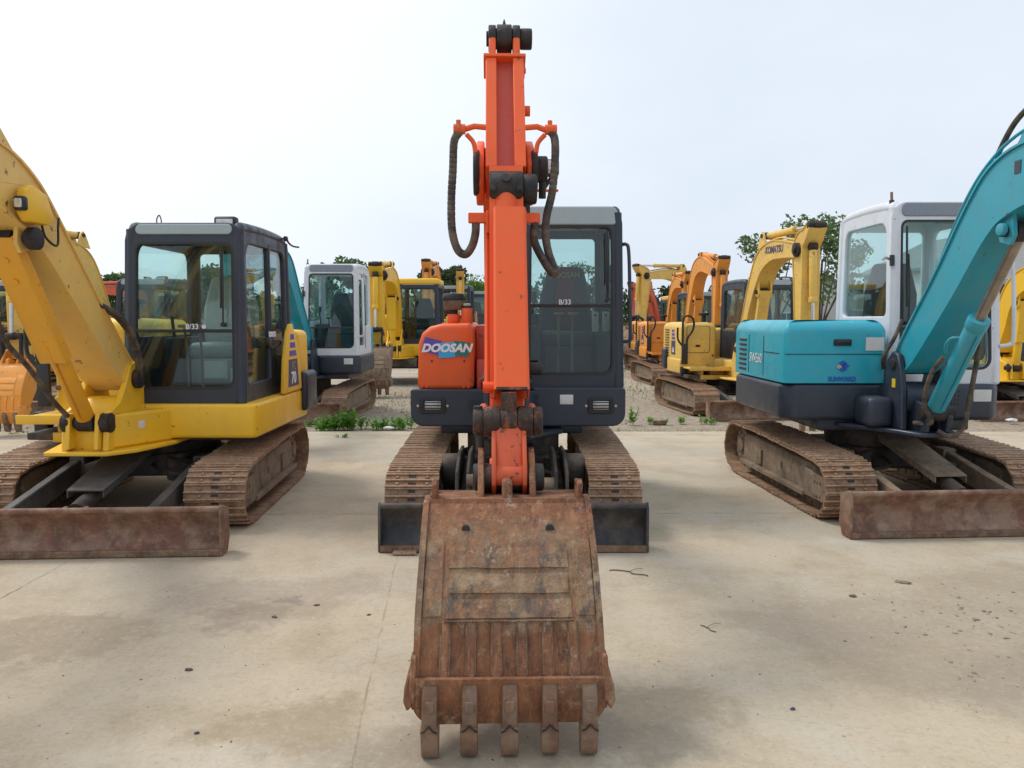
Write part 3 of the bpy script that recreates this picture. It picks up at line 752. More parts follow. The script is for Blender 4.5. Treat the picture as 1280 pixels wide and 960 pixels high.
# ------------------------------------------------------------------ generic front end for the machines seen from the side
def front_end(root, xc, w, mat, boom, boom_ram, arm, arm_ram, arm_w=None, bucket_rot=0.0, bucket_scale=1.0, bmat='bucket_old', bucket_on=True, guard=True,
              text=None, lod=0, lamp=False, hoses=True, ram_mat=None, guard_mat=None, ram_r=.062, arm_mat=None, rodmat='chrome', bucket_w=.68):
    """boom: list (y,z,half); boom_ram ((y,z),(y,z)); arm: (top, pivot, end) as (y,z)"""
    ram_mat = ram_mat or mat; arm_mat = arm_mat or mat
    b, Q = sweep_box('boom', boom, xc, w, mat, root)
    fy, fz, _ = boom[0]; ey, ez, _ = boom[-1]
    boss(b, xc, w + .05, fy, fz, .085)
    boss(b, xc, w + .07, ey, ez, .095)
    # lug for the boom ram under the boom and the arm ram on top
    (f1, t1) = boom_ram; (f2, t2) = arm_ram
    for s in (-1, 1):
        b.prism([(t1[0] - .08, t1[1] - .03), (t1[0] - .04, t1[1] - .09), (t1[0] + .06, t1[1] - .06), (t1[0] + .12, t1[1] + .08), (t1[0] - .05, t1[1] + .16)], xc + s * w * .38 - .012, xc + s * w * .38 + .012, mat='BASE')
        b.prism([(f2[0] - .16, f2[1] - .17), (f2[0] - .06, f2[1] + .03), (f2[0], f2[1] + .07), (f2[0] + .07, f2[1] + .02), (f2[0] + .2, f2[1] - .2)], xc + s * w * .34 - .012, xc + s * w * .34 + .012, mat='BASE')
    b.xcyl(xc - w * .5 - .02, xc + w * .5 + .02, t1[0], t1[1], .035, 16, mat='grease')
    b.xcyl(xc - w * .46, xc + w * .46, f2[0], f2[1], .032, 16, mat='grease')
    for i, m in enumerate(b.mats):
        if m == 'BASE': b.mats[i] = mat
    if b.mats[0] is None: b.mats[0] = mat
    bo = b.build('boom', mat, root)
    if hoses:
        h = MB()
        for k, dx in enumerate((-.05, 0.0, .05)):
            pts = []
            for i, (y, z, hh) in enumerate(Q):
                if i % 3 == 0 and 2 < i < len(Q) - 2:
                    a = Q[i - 1]; c = Q[i + 1]
                    t = Vector((c[0] - a[0], c[1] - a[1])).normalized(); n = Vector((-t.y, t.x))
                    if n.y < 0: n = -n
                    pts.append((xc + dx, y + n.x * (hh + .03), z + n.y * (hh + .03)))
            h.tube(pts, .013, 8, mat='rubber' if k else (mat))
        h.build('boom_hose', 'rubber', bo)
    if text:
        s, pos, size, tm, roll, side = text
        t = MB(); F = face_left if side == 'L' else face_right
        t.text(s, size, F(xc + (-w / 2 - .003 if side == 'L' else w / 2 + .003), pos[0], pos[1], roll), .001, .006, 0, sx=1.0)
        t.build('lettering', tm, bo)
    ro = ram(root, 'boom_cylinder', f1, t1, xc, ram_r, .56, ram_mat, rodmat, side_hose=lod == 0)
    if guard:
        d = Vector((t1[0] - f1[0], t1[1] - f1[1])); dn = d.normalized(); n = Vector((dn.y, -dn.x))
        if n.x > 0: n = -n
        g = MB()
        a = Vector(f1) + d * .40 + n * (ram_r + .02); c = Vector(f1) + d * 1.03 + n * (ram_r + .02)
        g.prism([(a.x, a.y), (c.x, c.y), (c.x - n.x * .012, c.y - n.y * .012), (a.x - n.x * .012, a.y - n.y * .012)], xc - ram_r * 1.35, xc + ram_r * 1.35, .003)
        for s in (-1, 1):
            g.prism([(a.x, a.y), (c.x, c.y), (c.x - n.x * .09, c.y - n.y * .09), (a.x - n.x * .09, a.y - n.y * .09)], xc + s * ram_r * 1.35 - .006, xc + s * ram_r * 1.35 + .006, .002)
        for k in (.93, .83):
            p = Vector(f1) + d * k + n * (ram_r + .022)
            g.cyl((xc, p.x, p.y), (xc, p.x + n.x * .008, p.y + n.y * .008), .017, 12, mat=None)
        g.build('cylinder_guard', guard_mat or mat, ro)
    top, piv, end = arm
    aw = arm_w or w * .88
    tv = Vector(top); pv = Vector(piv); ev = Vector(end)
    b2, Q2 = sweep_box('arm', [(tv.x, tv.y, .06), (tv.x * .6 + pv.x * .4, tv.y * .6 + pv.y * .4, .10), (pv.x, pv.y, .17), (pv.x * .65 + ev.x * .35, pv.y * .65 + ev.y * .35, .145), (ev.x, ev.y, .075)], xc, aw, arm_mat, root)
    b2.mats[0:0] = []
    boss(b2, xc, aw + .02, top[0], top[1], .048, 'grease', False); boss(b2, xc, aw + .04, end[0], end[1], .07)
    b2.xcyl(xc - w / 2 - .05, xc + w / 2 + .05, piv[0], piv[1], .07, 20, mat='grease', b=.006)
    if b2.mats[0] is None: b2.mats[0] = arm_mat
    ao = b2.build('arm', arm_mat, root)
    ram(root, 'arm_cylinder', f2, top, xc, ram_r * .9, .6, ram_mat, rodmat, side_hose=False)
    # bucket ram in front of the arm
    d = (ev - pv); dn = d.normalized(); n = Vector((dn.y, -dn.x))
    if n.x > 0: n = -n
    p0 = pv + dn * .02 + n * .22; p1 = pv + d * .80 + n * .22
    ram(root, 'bucket_cylinder', (p0.x, p0.y), (p1.x, p1.y), xc, ram_r * .85, .62, arm_mat, rodmat, side_hose=False)
    l = MB()
    for s in (-1, 1):
        for (a, c) in ((p1, pv + d * .86), (p1, ev + n * .22 + dn * .05)):
            q = (c - a).normalized(); m = Vector((-q.y, q.x)) * .035
            l.prism([(a.x + m.x, a.y + m.y), (c.x + m.x, c.y + m.y), (c.x - m.x, c.y - m.y), (a.x - m.x, a.y - m.y)], *sorted((xc + s * aw * .5, xc + s * (aw * .5 + .025))), .003)
    l.xcyl(xc - aw * .6, xc + aw * .6, p1.x, p1.y, .045, 18, mat=None)
    l.build('bucket_link', 'grease', root)
    if bucket_on: bucket(root, end, bucket_rot, xc, bucket_scale, bucket_w, bmat, 'tooth', 1)
    return bo

# ------------------------------------------------------------------ machine type with hood beside the cab, handrail post and step (short yellow excavator)
def machine_k(label, loc, rz=0, sc=1.0, mat='yellow', framem='cabframe', roofm='cabtop', lod=0, pose=None, ucrot=R(3), group=None, text=None, hero=False, bladem='rust_blade',
              wheels=False, skirt=None, name='crawler_excavator', armmat=None, blade_on=True, ram_mat=None):
    root = empty(name, loc, rz, sc); tag(root, label, 'excavator', group)
    skirt = skirt or mat
    if wheels:
        b = MB(); b.box(-.5, .5, -1.2, 1.3, .42, .62, .03); b.box(-.9, .9, -1.0, -.8, .38, .52, .02); b.box(-.9, .9, .9, 1.1, .38, .52, .02)
        b.cyl((0, 0, .6), (0, 0, .72), .4, 32); b.build('chassis', 'dusty_black', root)
        for sx in (-1, 1):
            for yy in (-.9, 1.0):
                t = MB(); t.xcyl(*sorted((sx * .72, sx * 1.02)), yy, .42, .42, 32, b=.05); o = t.build('wheel', 'rubber', root)
                t = MB(); t.xcyl(*sorted((sx * .98, sx * 1.04)), yy, .42, .22, 20, b=.02); t.build('rim', mat, o)
    else:
        undercarriage(root, 1.07, .45, -1.22, 1.12, .55, ucrot, (-.05, 0, 0), lod, .62, 3)
        if blade_on: blade(root, 1.07, -1.80, .335, bladem, 'rust_lip', ucrot, (-.03, 0, 0), yback=-.5, armx=.50, guard='steel_plate', gz=.60)
    # house floor and skirts
    b = MB()
    hx0, hx1 = -.98, 1.06
    b.prism([(.35, -.77), (hx1 - .03, -.77), (hx1, -.72), (hx1, .75), (.85, 1.28), (.4, 1.52), (-.3, 1.55), (-.8, 1.3), (hx0, .85), (hx0, -.05), (-.2, -.05), (-.2, -.77)], .655, .93, .03, axis='z', mat=mat, seg=3)
    b.box(-.95, .95, -.5, 1.0, .60, .66, .01, mat='dusty_black')
    b.build('house_skirt', mat, root)
    # boom pedestal
    p = MB()
    for (x, m) in ((.125, 0), (-.175, 1)):
        p.prism([(-1.30, .64), (-1.26, .92), (-1.10, .98), (-1.0, 1.1), (-.92, 1.24), (-.84, 1.28), (-.76, 1.22), (-.66, 1.0), (-.55, .86), (-.40, .80), (-.30, .64)], x - .022, x + .022, .008, mat=mat)
    p.box(-.165, .12, -1.24, -.5, .64, .90, .01, mat=mat)
    p.cyl((-.165, -.98, .86), (.12, -.98, .86), .16, 24, mat=mat)
    p.prism([(-.30, -1.34), (.16, -1.34), (.30, -1.18), (.42, -.80), (.42, -.3), (-.42, -.3), (-.42, -.9)], .612, .642, .006, axis='z', mat=mat)
    p.prism([(.13, -1.22), (.15, -1.2), (.38, -.77), (.38, -.6), (.13, -.6)], .64, .90, .02, axis='z', mat=mat)
    for x in (-.13, .08):
        p.prism([(-1.34, .66), (-1.30, .92), (-1.24, .92), (-1.2, .66)], x - .015, x + .015, .003, mat=mat)
    p.xcyl(-.20, .16, -1.24, .845, .042, 20, mat='grease', b=.006)
    for x in (-.16, .12): p.xcyl(x - .035, x + .035, -1.24, .845, .075, 22, mat='grease', b=.01)
    p.xcyl(-.22, .17, -.84, 1.14, .05, 20, mat='grease', b=.006); p.xcyl(.14, .19, -.84, 1.14, .075, 20, mat='grease', b=.008)
    p.build('boom_bracket', mat, root)
    # engine and tank hood on the viewer's left, with counterweight round the back
    h = MB()
    h.hoodbox(hx0 + .02, -.30, -.06, 1.30, .80, 1.62, .13, .05)
    h.build('hood', mat, root)
    cw = MB()
    cw.prism([(hx0 + .02, .8), (hx0 + .04, 1.0), (-.7, 1.36), (-.25, 1.5), (.4, 1.5), (.85, 1.26), (1.02, .95), (1.02, .62), (.1, .62), (-.3, .8)], .90, 1.50, .06, axis='z', seg=3)
    cw.build('counterweight', mat, root)
    d = MB()
    d.plate(rrect(-.86, 1.05, -.42, 1.55, .05), [rrect(-.855, 1.055, -.425, 1.545, .047)], .006, 'xz', -.064, .001, mat='black')
    d.box(-.69, -.60, -.075, -.058, 1.16, 1.20, .012, 2, mat='black')
    for (x, z) in ((-.92, 1.0), (-.36, 1.0)): d.cyl((x, -.055, z), (x, -.075, z), .022, 14, mat='rust_lip')
    d.build('hood_door', mat, root)
    # step with lip, second step below
    s = MB()
    s.box(hx0 + .03, -.20, -.62, -.05, .775, .80, .004); s.box(hx0 + .03, -.20, -.635, -.61, .75, .825, .004)
    s.box(-.72, -.20, -.50, -.05, .60, .625, .004); s.box(-.72, -.20, -.52, -.49, .585, .665, .004)
    s.box(-.50, -.22, -.35, -.05, .625, .80, .01); s.box(-.70, -.66, -.48, -.05, .62, .80, .004)
    s.build('step', mat, root)
    r = MB()
    r.box(-.99, -.86, -.20, -.10, .62, .80, .02); r.box(-.97, -.855, -.16, -.12, .84, 1.22, .012)
    r.tube([(-.955, -.14, 1.18), (-.955, -.14, 1.45), (-.955, -.15, 1.66), (-.93, -.17, 1.72), (-.86, -.2, 1.735), (-.80, -.2, 1.70)], .020, 10)
    r.tube([(-.955, -.14, 1.18), (-1.02, -.14, 1.26), (-1.05, -.14, 1.34), (-1.05, -.14, 1.52)], .018, 10)
    r.tube([(-.88, -.14, 1.16), (-.865, -.14, 1.32), (-.78, -.16, 1.46), (-.76, -.18, 1.58), (-.79, -.2, 1.70)], .020, 10)
    for v in r.bm.verts: v.co.x -= .09 if hero else 0
    r.build('grab_rail', 'black', root)
    # stripes, badge and louvres on both flanks
    n = MB()
    n.prism([(-.02, .94), (.03, 1.25), (.15, 1.50), (.25, 1.57), (.40, 1.40), (.50, 1.22), (.53, .94)], 1.03, 1.075, .012, mat=mat, seg=2)
    nb = n.build('side_panel', mat, root)
    q = MB()
    q.prism([(.08, .99), (.11, 1.24), (.38, 1.24), (.42, .99)], 1.0745, 1.0775, mat='text_dark')
    for k in range(3): q.prism([(.13 + k * .02, 1.27 + k * .075), (.14 + k * .02, 1.32 + k * .075), (.34 - k * .03, 1.32 + k * .075), (.36 - k * .03, 1.27 + k * .075)], 1.0745, 1.0775, mat='logo_violet')
    if hero or lod < 2:
        q.text('PC', .11, face_right(1.079, .26, 1.175), .001, .002, mat='text_gold')
        q.text('70' if hero else '56', .15, face_right(1.079, .25, 1.065), .001, .004, mat='text_white')
    q.build('badge', 'text_dark', nb)
    q = MB()
    q.box(hx0 + .013, hx0 + .021, .35, .62, 1.0, 1.26, mat='text_dark')
    for k in range(3): q.box(hx0 + .013, hx0 + .021, .38 + .03 * k, .60, 1.29 + k * .07, 1.335 + k * .07, mat='logo_violet')
    for k in range(11): q.box(hx0 + .008, hx0 + .021, .80, 1.10, .96 + k * .05, .975 + k * .05, mat='black')
    if lod < 2: q.text('56', .13, face_left(hx0 + .012, .48, 1.08), .001, .004, mat='text_white')
    q.build('badge', 'text_dark', root)
    f = MB(); f.box(1.02, 1.12, .56, .95, .72, 1.10, .04, 3); f.build('bumper_pad', 'cabframe', root)
    f = MB(); f.box(hx0 - .04, hx0 + .05, .9, 1.2, .70, 1.1, .04, 3); f.build('bumper_pad', 'cabframe', root)
    # air intake and exhaust
    e = MB(); e.cyl((-.42, .35, 1.6), (-.42, .35, 1.74), .045, 16, mat='black'); e.cyl((-.42, .35, 1.74), (-.42, .35, 1.80), .10, 20, mat='black', b=.02)
    e.build('air_intake', 'black', root)
    c, wp = cab(root, -.005, .955, -.72, .62, .93, 2.385, framem, roofm, 'glass', lean=.10, taper=.035, visor='cabtop', win_split=.40, lod=lod, wiper_x=.84, seat='grey_light' if hero else 'seat')
    if hero:
        t = MB(wp)
        t.text('8/33', .06, face_front(.545, -.735 + .02, 1.545), .0008, .0005, mat='text_white'); t.text('O', .045, face_front(.64, -.715, 1.545), .0008, .001, mat='text_white'); t.text('+', .04, face_front(.64, -.715, 1.543), .0008, .001, mat='text_white')
        t.build('lettering', 'text_white', c)
        t = MB(wp); t.text('KOMATSU', .06, face_right(.966, .02, 1.47), .001, .004, sx=.72, mat='text_white'); t.build('lettering', 'text_white', c)
        t = MB(wp)
        t.xcyl(.965, 1.0, -.14, 1.40, .045, 16, mat='black', b=.006)
        t.tube([(1.0, -.1, 1.42), (1.02, .02, 1.42), (1.02, .08, 1.40), (1.0, .08, 1.37), (.99, -.1, 1.36)], .007, 6, mat='black')
        t.build('door_handle', 'black', c)
        t = MB(wp); t.box(.962, .985, .18, .26, 1.12, 1.28, .01, mat='black'); t.build('door_hinge', 'black', c)
        # sheets of paper lying inside the lower window
        t = MB(wp); t.box(.55, .74, -.5, -.49, 1.12, 1.26); t.build('paper_sheet', 'sticker', c)
        t = MB(wp); t.box(.76, .90, -.48, -.47, 1.08, 1.2); t.build('paper_sheet', 'sticker', c)
        # towel over the seat back
    if lod < 2:
        l = MB(wp)
        l.box(.70, .885, -.67, -.57, 2.335, 2.435, .022, 3, mat='black'); l.box(.722, .863, -.676, -.66, 2.357, 2.413, .008, 2, mat='lens')
        l.cyl((.76, -.60, 2.33), (.76, -.60, 2.30), .02, 8, mat='black'); l.tube([(.84, -.6, 2.33), (.88, -.58, 2.35), (.90, -.56, 2.39)], .012, 6, mat='rubber')
        l.build('work_light', 'black', root)
    if hero:
        l = MB(wp)
        l.tube([(.95, .45, 2.36), (.99, .47, 2.37), (1.0, .5, 2.33), (1.03, .55, 2.30), (1.09, .55, 2.29)], .009, 6)
        l.box(.97, 1.0, .44, .5, 2.34, 2.385, .006)
        l.build('mirror_bracket', 'black', root)
        l = MB(wp); l.tube([(.17, -.52, 2.36), (.165, -.53, 2.42), (.18, -.52, 2.46), (.195, -.51, 2.42), (.19, -.5, 2.36)], .006, 6); l.build('lifting_eye', 'rust_lip', root)
    P = dict(boom=[(-.84, 1.14, .11), (-1.02, 1.30, .12), (-1.36, 1.66, .13), (-1.80, 2.13, .15), (-2.06, 2.34, .185), (-2.36, 2.46, .19), (-2.85, 2.50, .17), (-3.5, 2.42, .12), (-3.85, 2.36, .11)],
             boom_ram=((-1.24, .845), (-2.05, 2.10)), arm=((-4.15, 2.62), (-3.85, 2.36), (-3.55, .95)), arm_ram=((-2.34, 2.72), None))
    if pose: P.update(pose)
    if P['arm_ram'][1] is None: P['arm_ram'] = (P['arm_ram'][0], P['arm'][0])
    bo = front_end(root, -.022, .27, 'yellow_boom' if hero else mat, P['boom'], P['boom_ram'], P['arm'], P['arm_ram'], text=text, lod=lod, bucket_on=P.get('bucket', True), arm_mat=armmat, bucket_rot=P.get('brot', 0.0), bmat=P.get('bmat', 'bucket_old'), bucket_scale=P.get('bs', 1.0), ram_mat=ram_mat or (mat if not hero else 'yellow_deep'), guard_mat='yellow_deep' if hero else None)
    if hero:
        # lamp housing on the boom flank
        l = MB()
        x = .135
        l.prism([(-2.20, 2.24), (-2.18, 2.38), (-2.11, 2.42), (-1.96, 2.38), (-1.90, 2.24), (-1.95, 2.19), (-2.15, 2.19)], x, x + .06, .016, mat=mat, seg=2)
        l.build('lamp_housing', mat, bo)
        l = MB(); l.box(x + .005, x + .075, -2.23, -2.18, 2.25, 2.335, .016, 3, mat='black'); l.box(x + .017, x + .062, -2.238, -2.22, 2.265, 2.32, .008, 2, mat='lens')
        l.build('boom_lamp', 'black', bo); l = MB()
        l.tube([(x + .02, -1.98, 2.22), (x + .02, -1.94, 2.12), (x + .02, -1.82, 2.08), (x + .02, -1.80, 2.2), (x + .015, -1.78, 2.26)], .008, 6, mat='black')
        l.build('lamp_cable', 'black', bo)
        l = MB()
        l.xcyl(-.17, .128, -2.36, 2.70, .042, 18, mat='grease', b=.006); l.build('pin', 'grease', bo)
        for xx in (-.15, .105):
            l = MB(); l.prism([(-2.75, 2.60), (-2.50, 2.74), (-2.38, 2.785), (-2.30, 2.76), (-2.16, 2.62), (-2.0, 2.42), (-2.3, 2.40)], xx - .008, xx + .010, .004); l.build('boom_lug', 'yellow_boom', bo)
        l = MB(); l.xcyl(.12, .175, -2.05, 2.10, .07, 20, mat='grease', b=.006); l.build('pin', 'grease', bo)
        # hoses from cab side to boom foot and the pipe beside the cylinder
        l = MB()
        for k in range(2): l.tube([(.10 - .03 * k, -1.25, 1.72), (.19 - .03 * k, -1.12, 1.62), (.22 - .02 * k, -.98, 1.45), (.20 - .02 * k, -.86, 1.2), (.05, -.7, 1.05)], .02, 8)
        l.tube([(-.19, -1.95, 1.65), (-.22, -1.80, 1.45), (-.20, -1.62, 1.28), (-.17, -1.40, 1.02), (-.13, -1.3, .90)], .018, 8)
        l.build('hydraulic_hose', 'hose_wrap', root)
        s = MB(); s.box(.38 - .02, .38 + .0, -.9, -.86, .70, .70 + .001); 
        s = MB(); s.plate(rrect(-.02, -.025, .03, .03, .004), [], .003, 'xz', 0, .0005, M4=Matrix.Translation((.255, -1.005, .80)) @ Matrix.Rotation(R(62), 4, 'Z')); s.build('sticker', 'sticker', root)
    return root

# ------------------------------------------------------------------ teal and white machine
def machine_s(label, loc, rz=0, sc=1.0, lod=0, ucrot=R(3.5), hero=False, group=None, ucoff=(0, 0, 0), name='crawler_excavator', rear_rail=True):
    root = empty(name, loc, rz, sc); tag(root, label, 'excavator', group)
    undercarriage(root, .98, .42, -1.20, 1.20, .55, ucrot, ucoff, lod, .68, 11)
    blade(root, .99, -1.585, .345, 'rust_blade', 'rust_lip', ucrot, ucoff, yback=-.45, armx=.46, guard='frame_dust', gz=.60)
    X = lambda x: x - 3.36
    Y = lambda y: y - 7.15
    x0, x1 = X(2.27), X(4.12)
    b = MB()
    b.prism([(x0 + .10, Y(6.40)), (X(3.12), Y(6.40)), (X(3.12), Y(6.6)), (X(3.42), Y(6.6)), (X(3.42), Y(6.38)), (x1 - .10, Y(6.38)), (x1, Y(6.48)), (x1, Y(7.7)), (X(3.9), Y(8.1)), (X(3.4), Y(8.28)), (X(2.9), Y(8.2)), (X(2.45), Y(8.02)), (x0, Y(7.75)), (x0, Y(6.50))], .76, 1.065, .04, axis='z', seg=3)
    b.box(X(2.6), X(3.9), Y(6.5), Y(7.8), .66, .78, .02)
    b.build('house_skirt', 'navy', root)
    h = MB()
    # hood, rounded over the top
    def hwarp(c): return c
    h.hoodbox(x0 + .008, X(3.13), Y(6.41), Y(7.86), 1.072, 1.60, .12, .045, mat='teal')
    h.prism([(x0 + .008, Y(7.3)), (x0 + .03, Y(7.75)), (X(2.5), Y(8.05)), (X(2.95), Y(8.22)), (X(3.4), Y(8.28)), (X(3.85), Y(8.08)), (x1 - .02, Y(7.72)), (x1 - .02, Y(7.56)), (X(3.0), Y(7.56))], 1.072, 1.56, .08, axis='z', seg=3, mat='teal')
    ho = h.build('hood', 'teal', root)
    s = MB()   # panel gaps as thin dark strips standing 2 mm proud
    s.box(x0 + .004, X(3.13), Y(6.406), Y(6.412), 1.312, 1.318); 
    s.box(x0 + .0045, x0 + .012, Y(6.95), Y(6.956), 1.1, 1.46); s.box(x0 + .0045, x0 + .012, Y(7.38), Y(7.386), 1.1, 1.46); s.box(x0 + .0045, x0 + .012, Y(6.54), Y(6.94), 1.312, 1.318)
    s.build('panel_gap', 'black', ho)
    v = MB()
    for k in range(7): v.box(x0 + .001, x0 + .014, Y(7.46), Y(7.68), 1.115 + k * .047, 1.138 + k * .047, .004, 1)
    v.build('vent', 'black', ho)
    if lod < 2:
        t = MB(); t.text('SWE60', .125, face_left(x0 + .004, Y(7.17), 1.245), .001, .0, 0, sx=.95); t.build('lettering', 'text_white', ho)
    if hero:
        k = MB(); k.box(X(2.68), X(2.83), Y(6.393), Y(6.415), 1.385, 1.44, .012, 2, mat='black'); k.box(X(2.70), X(2.81), Y(6.385), Y(6.396), 1.41, 1.43, .006, 2, mat='cabframe')
        k.build('latch', 'black', ho)
        k = MB(); k.box(X(2.95), X(3.10), Y(6.4035), Y(6.41), 1.345, 1.455, mat='sticker')
        for i in range(0): k.box(X(2.962), X(3.09 - .03 * (i % 3)), Y(6.4015), Y(6.404), 1.357 + i * .0105, 1.360 + i * .0105, mat='grey_light')
        k.build('sticker', 'sticker', ho)
        k = MB()
        def dia(cx, cz, w, hh, sk, mt): k.prism([(cx - w + sk, cz), (cx, cz + hh), (cx + w, cz + sk * 0), (cx, cz - hh)], Y(6.402), Y(6.408), axis='y', mat=mt)
        dia(X(2.765), 1.24, .036, .022, 0, 'text_blue'); dia(X(2.785), 1.215, .036, .022, 0, 'text_blue'); dia(X(2.765), 1.188, .036, .022, 0, 'text_blue'); dia(X(2.733), 1.21, .024, .02, 0, 'tan')
        k.text('SUNWARD', .055, face_front(X(2.76), Y(6.404), 1.105), .0008, .002, sx=.85, mat='text_blue')
        k.build('logo', 'text_blue', ho)
    # right front nose details
    q = MB()
    q.box(X(3.85), X(4.0), Y(6.374), Y(6.384), .92, 1.02, .003, 1, mat='sticker'); q.build('nameplate', 'sticker', root); q = MB()
    for i in range(4):
        for j in range(4): q.cyl((X(3.64 + i * .03), Y(6.374), .90 + j * .035), (X(3.64 + i * .03), Y(6.385), .90 + j * .035), .006, 8, mat='black')
    q.build('horn_grille', 'black', root)
    # swing bracket
    p = MB()
    for x in (X(3.09), X(3.405)):
        p.prism([(Y(6.0), .735), (Y(6.02), 1.05), (Y(6.06), 1.22), (Y(6.11), 1.33), (Y(6.2), 1.35), (Y(6.27), 1.28), (Y(6.33), 1.08), (Y(6.45), 1.03), (Y(6.5), .735)], x - .022, x + .022, .008)
    p.box(X(3.11), X(3.385), Y(6.1), Y(6.5), .735, 1.0, .02)
    p.cyl((X(3.11), Y(6.12), .98), (X(3.385), Y(6.12), .98), .13, 20)
    p.prism([(X(2.75), Y(6.42)), (X(3.05), Y(6.0)), (X(3.12), Y(5.82)), (X(3.42), Y(5.82)), (X(3.5), Y(6.1)), (X(3.55), Y(6.6)), (X(2.75), Y(6.6))], .70, .735, .008, axis='z')
    p.box(X(2.86), X(3.07), Y(6.12), Y(6.40), .735, .98, .05, 3)
    p.prism([(Y(5.84), .735), (Y(5.80), .86), (Y(5.86), .95), (Y(6.05), .98), (Y(6.1), .735)], X(3.16), X(3.20), .006); p.prism([(Y(5.84), .735), (Y(5.80), .86), (Y(5.86), .95), (Y(6.05), .98), (Y(6.1), .735)], X(3.32), X(3.36), .006)
    p.xcyl(X(3.13), X(3.39), Y(5.86), .89, .05, 18, mat='grease', b=.006)
    p.xcyl(X(3.05), X(3.44), Y(6.17), 1.25, .045, 18, mat='grease', b=.006)
    p.mats = ['navy' if m is None else m for m in p.mats]
    if 'navy' not in p.mats: p.mats.insert(0, 'navy')
    p.build('swing_bracket', 'navy', root)
    y = MB(); y.box(X(3.062), X(3.067), Y(6.12), Y(6.17), 1.06, 1.13); y.build('yellow_tag', 'yellow_tag', root)
    # cab
    c, wp = cab(root, X(3.17), X(4.09), Y(6.42), Y(7.56), 1.07, 2.60, 'white', 'white', 'glass', lean=.12, taper=.04, win_split=.30, lod=lod, wiper_x=.14, seat='seat')
    if hero or lod < 2:
        s = MB(wp); s.cyl((X(3.2), Y(6.5), 2.60), (X(3.2), Y(6.5), 2.68), .012, 10, mat='rust_lip'); s.cyl((X(3.2), Y(6.5), 2.58), (X(3.2), Y(6.5), 2.61), .022, 10, mat='black'); s.build('antenna_stub', 'black', root)
        s = MB(wp); s.tube([(X(3.18), Y(6.46), 2.10), (X(3.11), Y(6.44), 2.12), (X(3.09), Y(6.44), 2.10)], .012, 8); s.cyl((X(3.16), Y(6.42), 2.05), (X(3.16), Y(6.42), 2.14), .02, 10, mat='black'); s.build('mirror_bracket', 'grey_light', root)
        r = MB(wp); xr = X(4.16)
        r.tube([(X(4.09), Y(6.46), 2.34), (xr, Y(6.43), 2.34), (xr + .02, Y(6.42), 2.28), (xr + .03, Y(6.41), 1.9), (xr + .03, Y(6.41), 1.48), (xr + .015, Y(6.42), 1.40), (X(4.09), Y(6.44), 1.38)], .017, 10)
        r.build('grab_rail', 'white', root)
    # boom: slope, gooseneck, nearly level nose
    boom = [(Y(6.17), 1.25, .10), (Y(6.02), 1.40, .135), (Y(5.58), 1.86, .155), (Y(5.22), 2.27, .175), (Y(4.98), 2.44, .20), (Y(4.64), 2.50, .19), (Y(4.2), 2.46, .16), (Y(3.6), 2.30, .12), (Y(3.25), 2.20, .11)]
    bo = front_end(root, X(3.24), .24, 'teal_arm', boom, ((Y(5.86), .89), (Y(4.94), 2.16)), ((Y(2.95), 2.5), (Y(3.25), 2.20), (Y(3.45), .9)), ((Y(4.75), 2.78), (Y(2.95), 2.5)), guard=False, lod=lod, ram_r=.066, rodmat='rod_dirty')
    if hero:
        h = MB()
        xc = X(3.24)
        h.tube([(xc - .10, Y(5.72), 1.98), (xc - .12, Y(5.40), 2.38), (xc - .11, Y(5.15), 2.62), (xc - .09, Y(4.85), 2.76), (xc - .08, Y(4.4), 2.78)], .011, 8, mat='teal_arm')
        h.tube([(xc - .06, Y(5.15), 2.66), (xc - .06, Y(4.98), 2.84), (xc - .05, Y(4.78), 2.93), (xc - .05, Y(4.5), 2.95)], .018, 8, mat='hose_wrap')
        h.tube([(xc + .0, Y(5.0), 2.72), (xc + .01, Y(4.85), 2.86), (xc + .01, Y(4.6), 2.90)], .018, 8, mat='hose_wrap')
        h.build('boom_pipe', 'teal_arm', bo)
        h = MB()
        h.tube([(xc + .10, Y(5.48), 1.50), (xc + .14, Y(5.58), 1.30), (xc + .16, Y(5.68), 1.0), (xc + .15, Y(5.72), .80), (xc + .08, Y(5.76), .72), (xc, Y(5.8), .76)], .018, 8)
        h.tube([(xc - .08, Y(5.62), 1.33), (xc - .12, Y(5.70), 1.20), (xc - .11, Y(5.80), .98), (xc - .05, Y(5.8), .82), (xc - .1, Y(5.95), .80)], .018, 8)
        h.tube([(X(3.14), Y(6.2), 1.6), (X(3.08), Y(6.2), 1.45), (X(3.05), Y(6.3), 1.3), (X(3.1), Y(6.4), 1.2)], .016, 8)
        h.build('hydraulic_hose', 'hose_wrap', root)
        h = MB(); h.tube([(xc - .075, Y(5.60), 1.36), (xc - .10, Y(5.56), 1.42), (xc - .09, Y(5.50), 1.47), (xc - .03, Y(5.47), 1.46), (xc + .0, Y(5.5), 1.40), (xc - .01, Y(5.58), 1.30), (xc - .03, Y(5.7), 1.12)], .012, 8); h.build('cylinder_pipe', 'teal_arm', root)
        h = MB(); h.xcyl(xc - .155, xc - .12, Y(4.93), 2.17, .04, 18, b=.006); h.build('pin', 'teal_arm', bo)
        h = MB(); h.box(xc - .1235, xc - .121, Y(4.86), Y(4.80), 2.50, 2.58, mat='navy'); h.build('sticker', 'navy', bo)
    return root

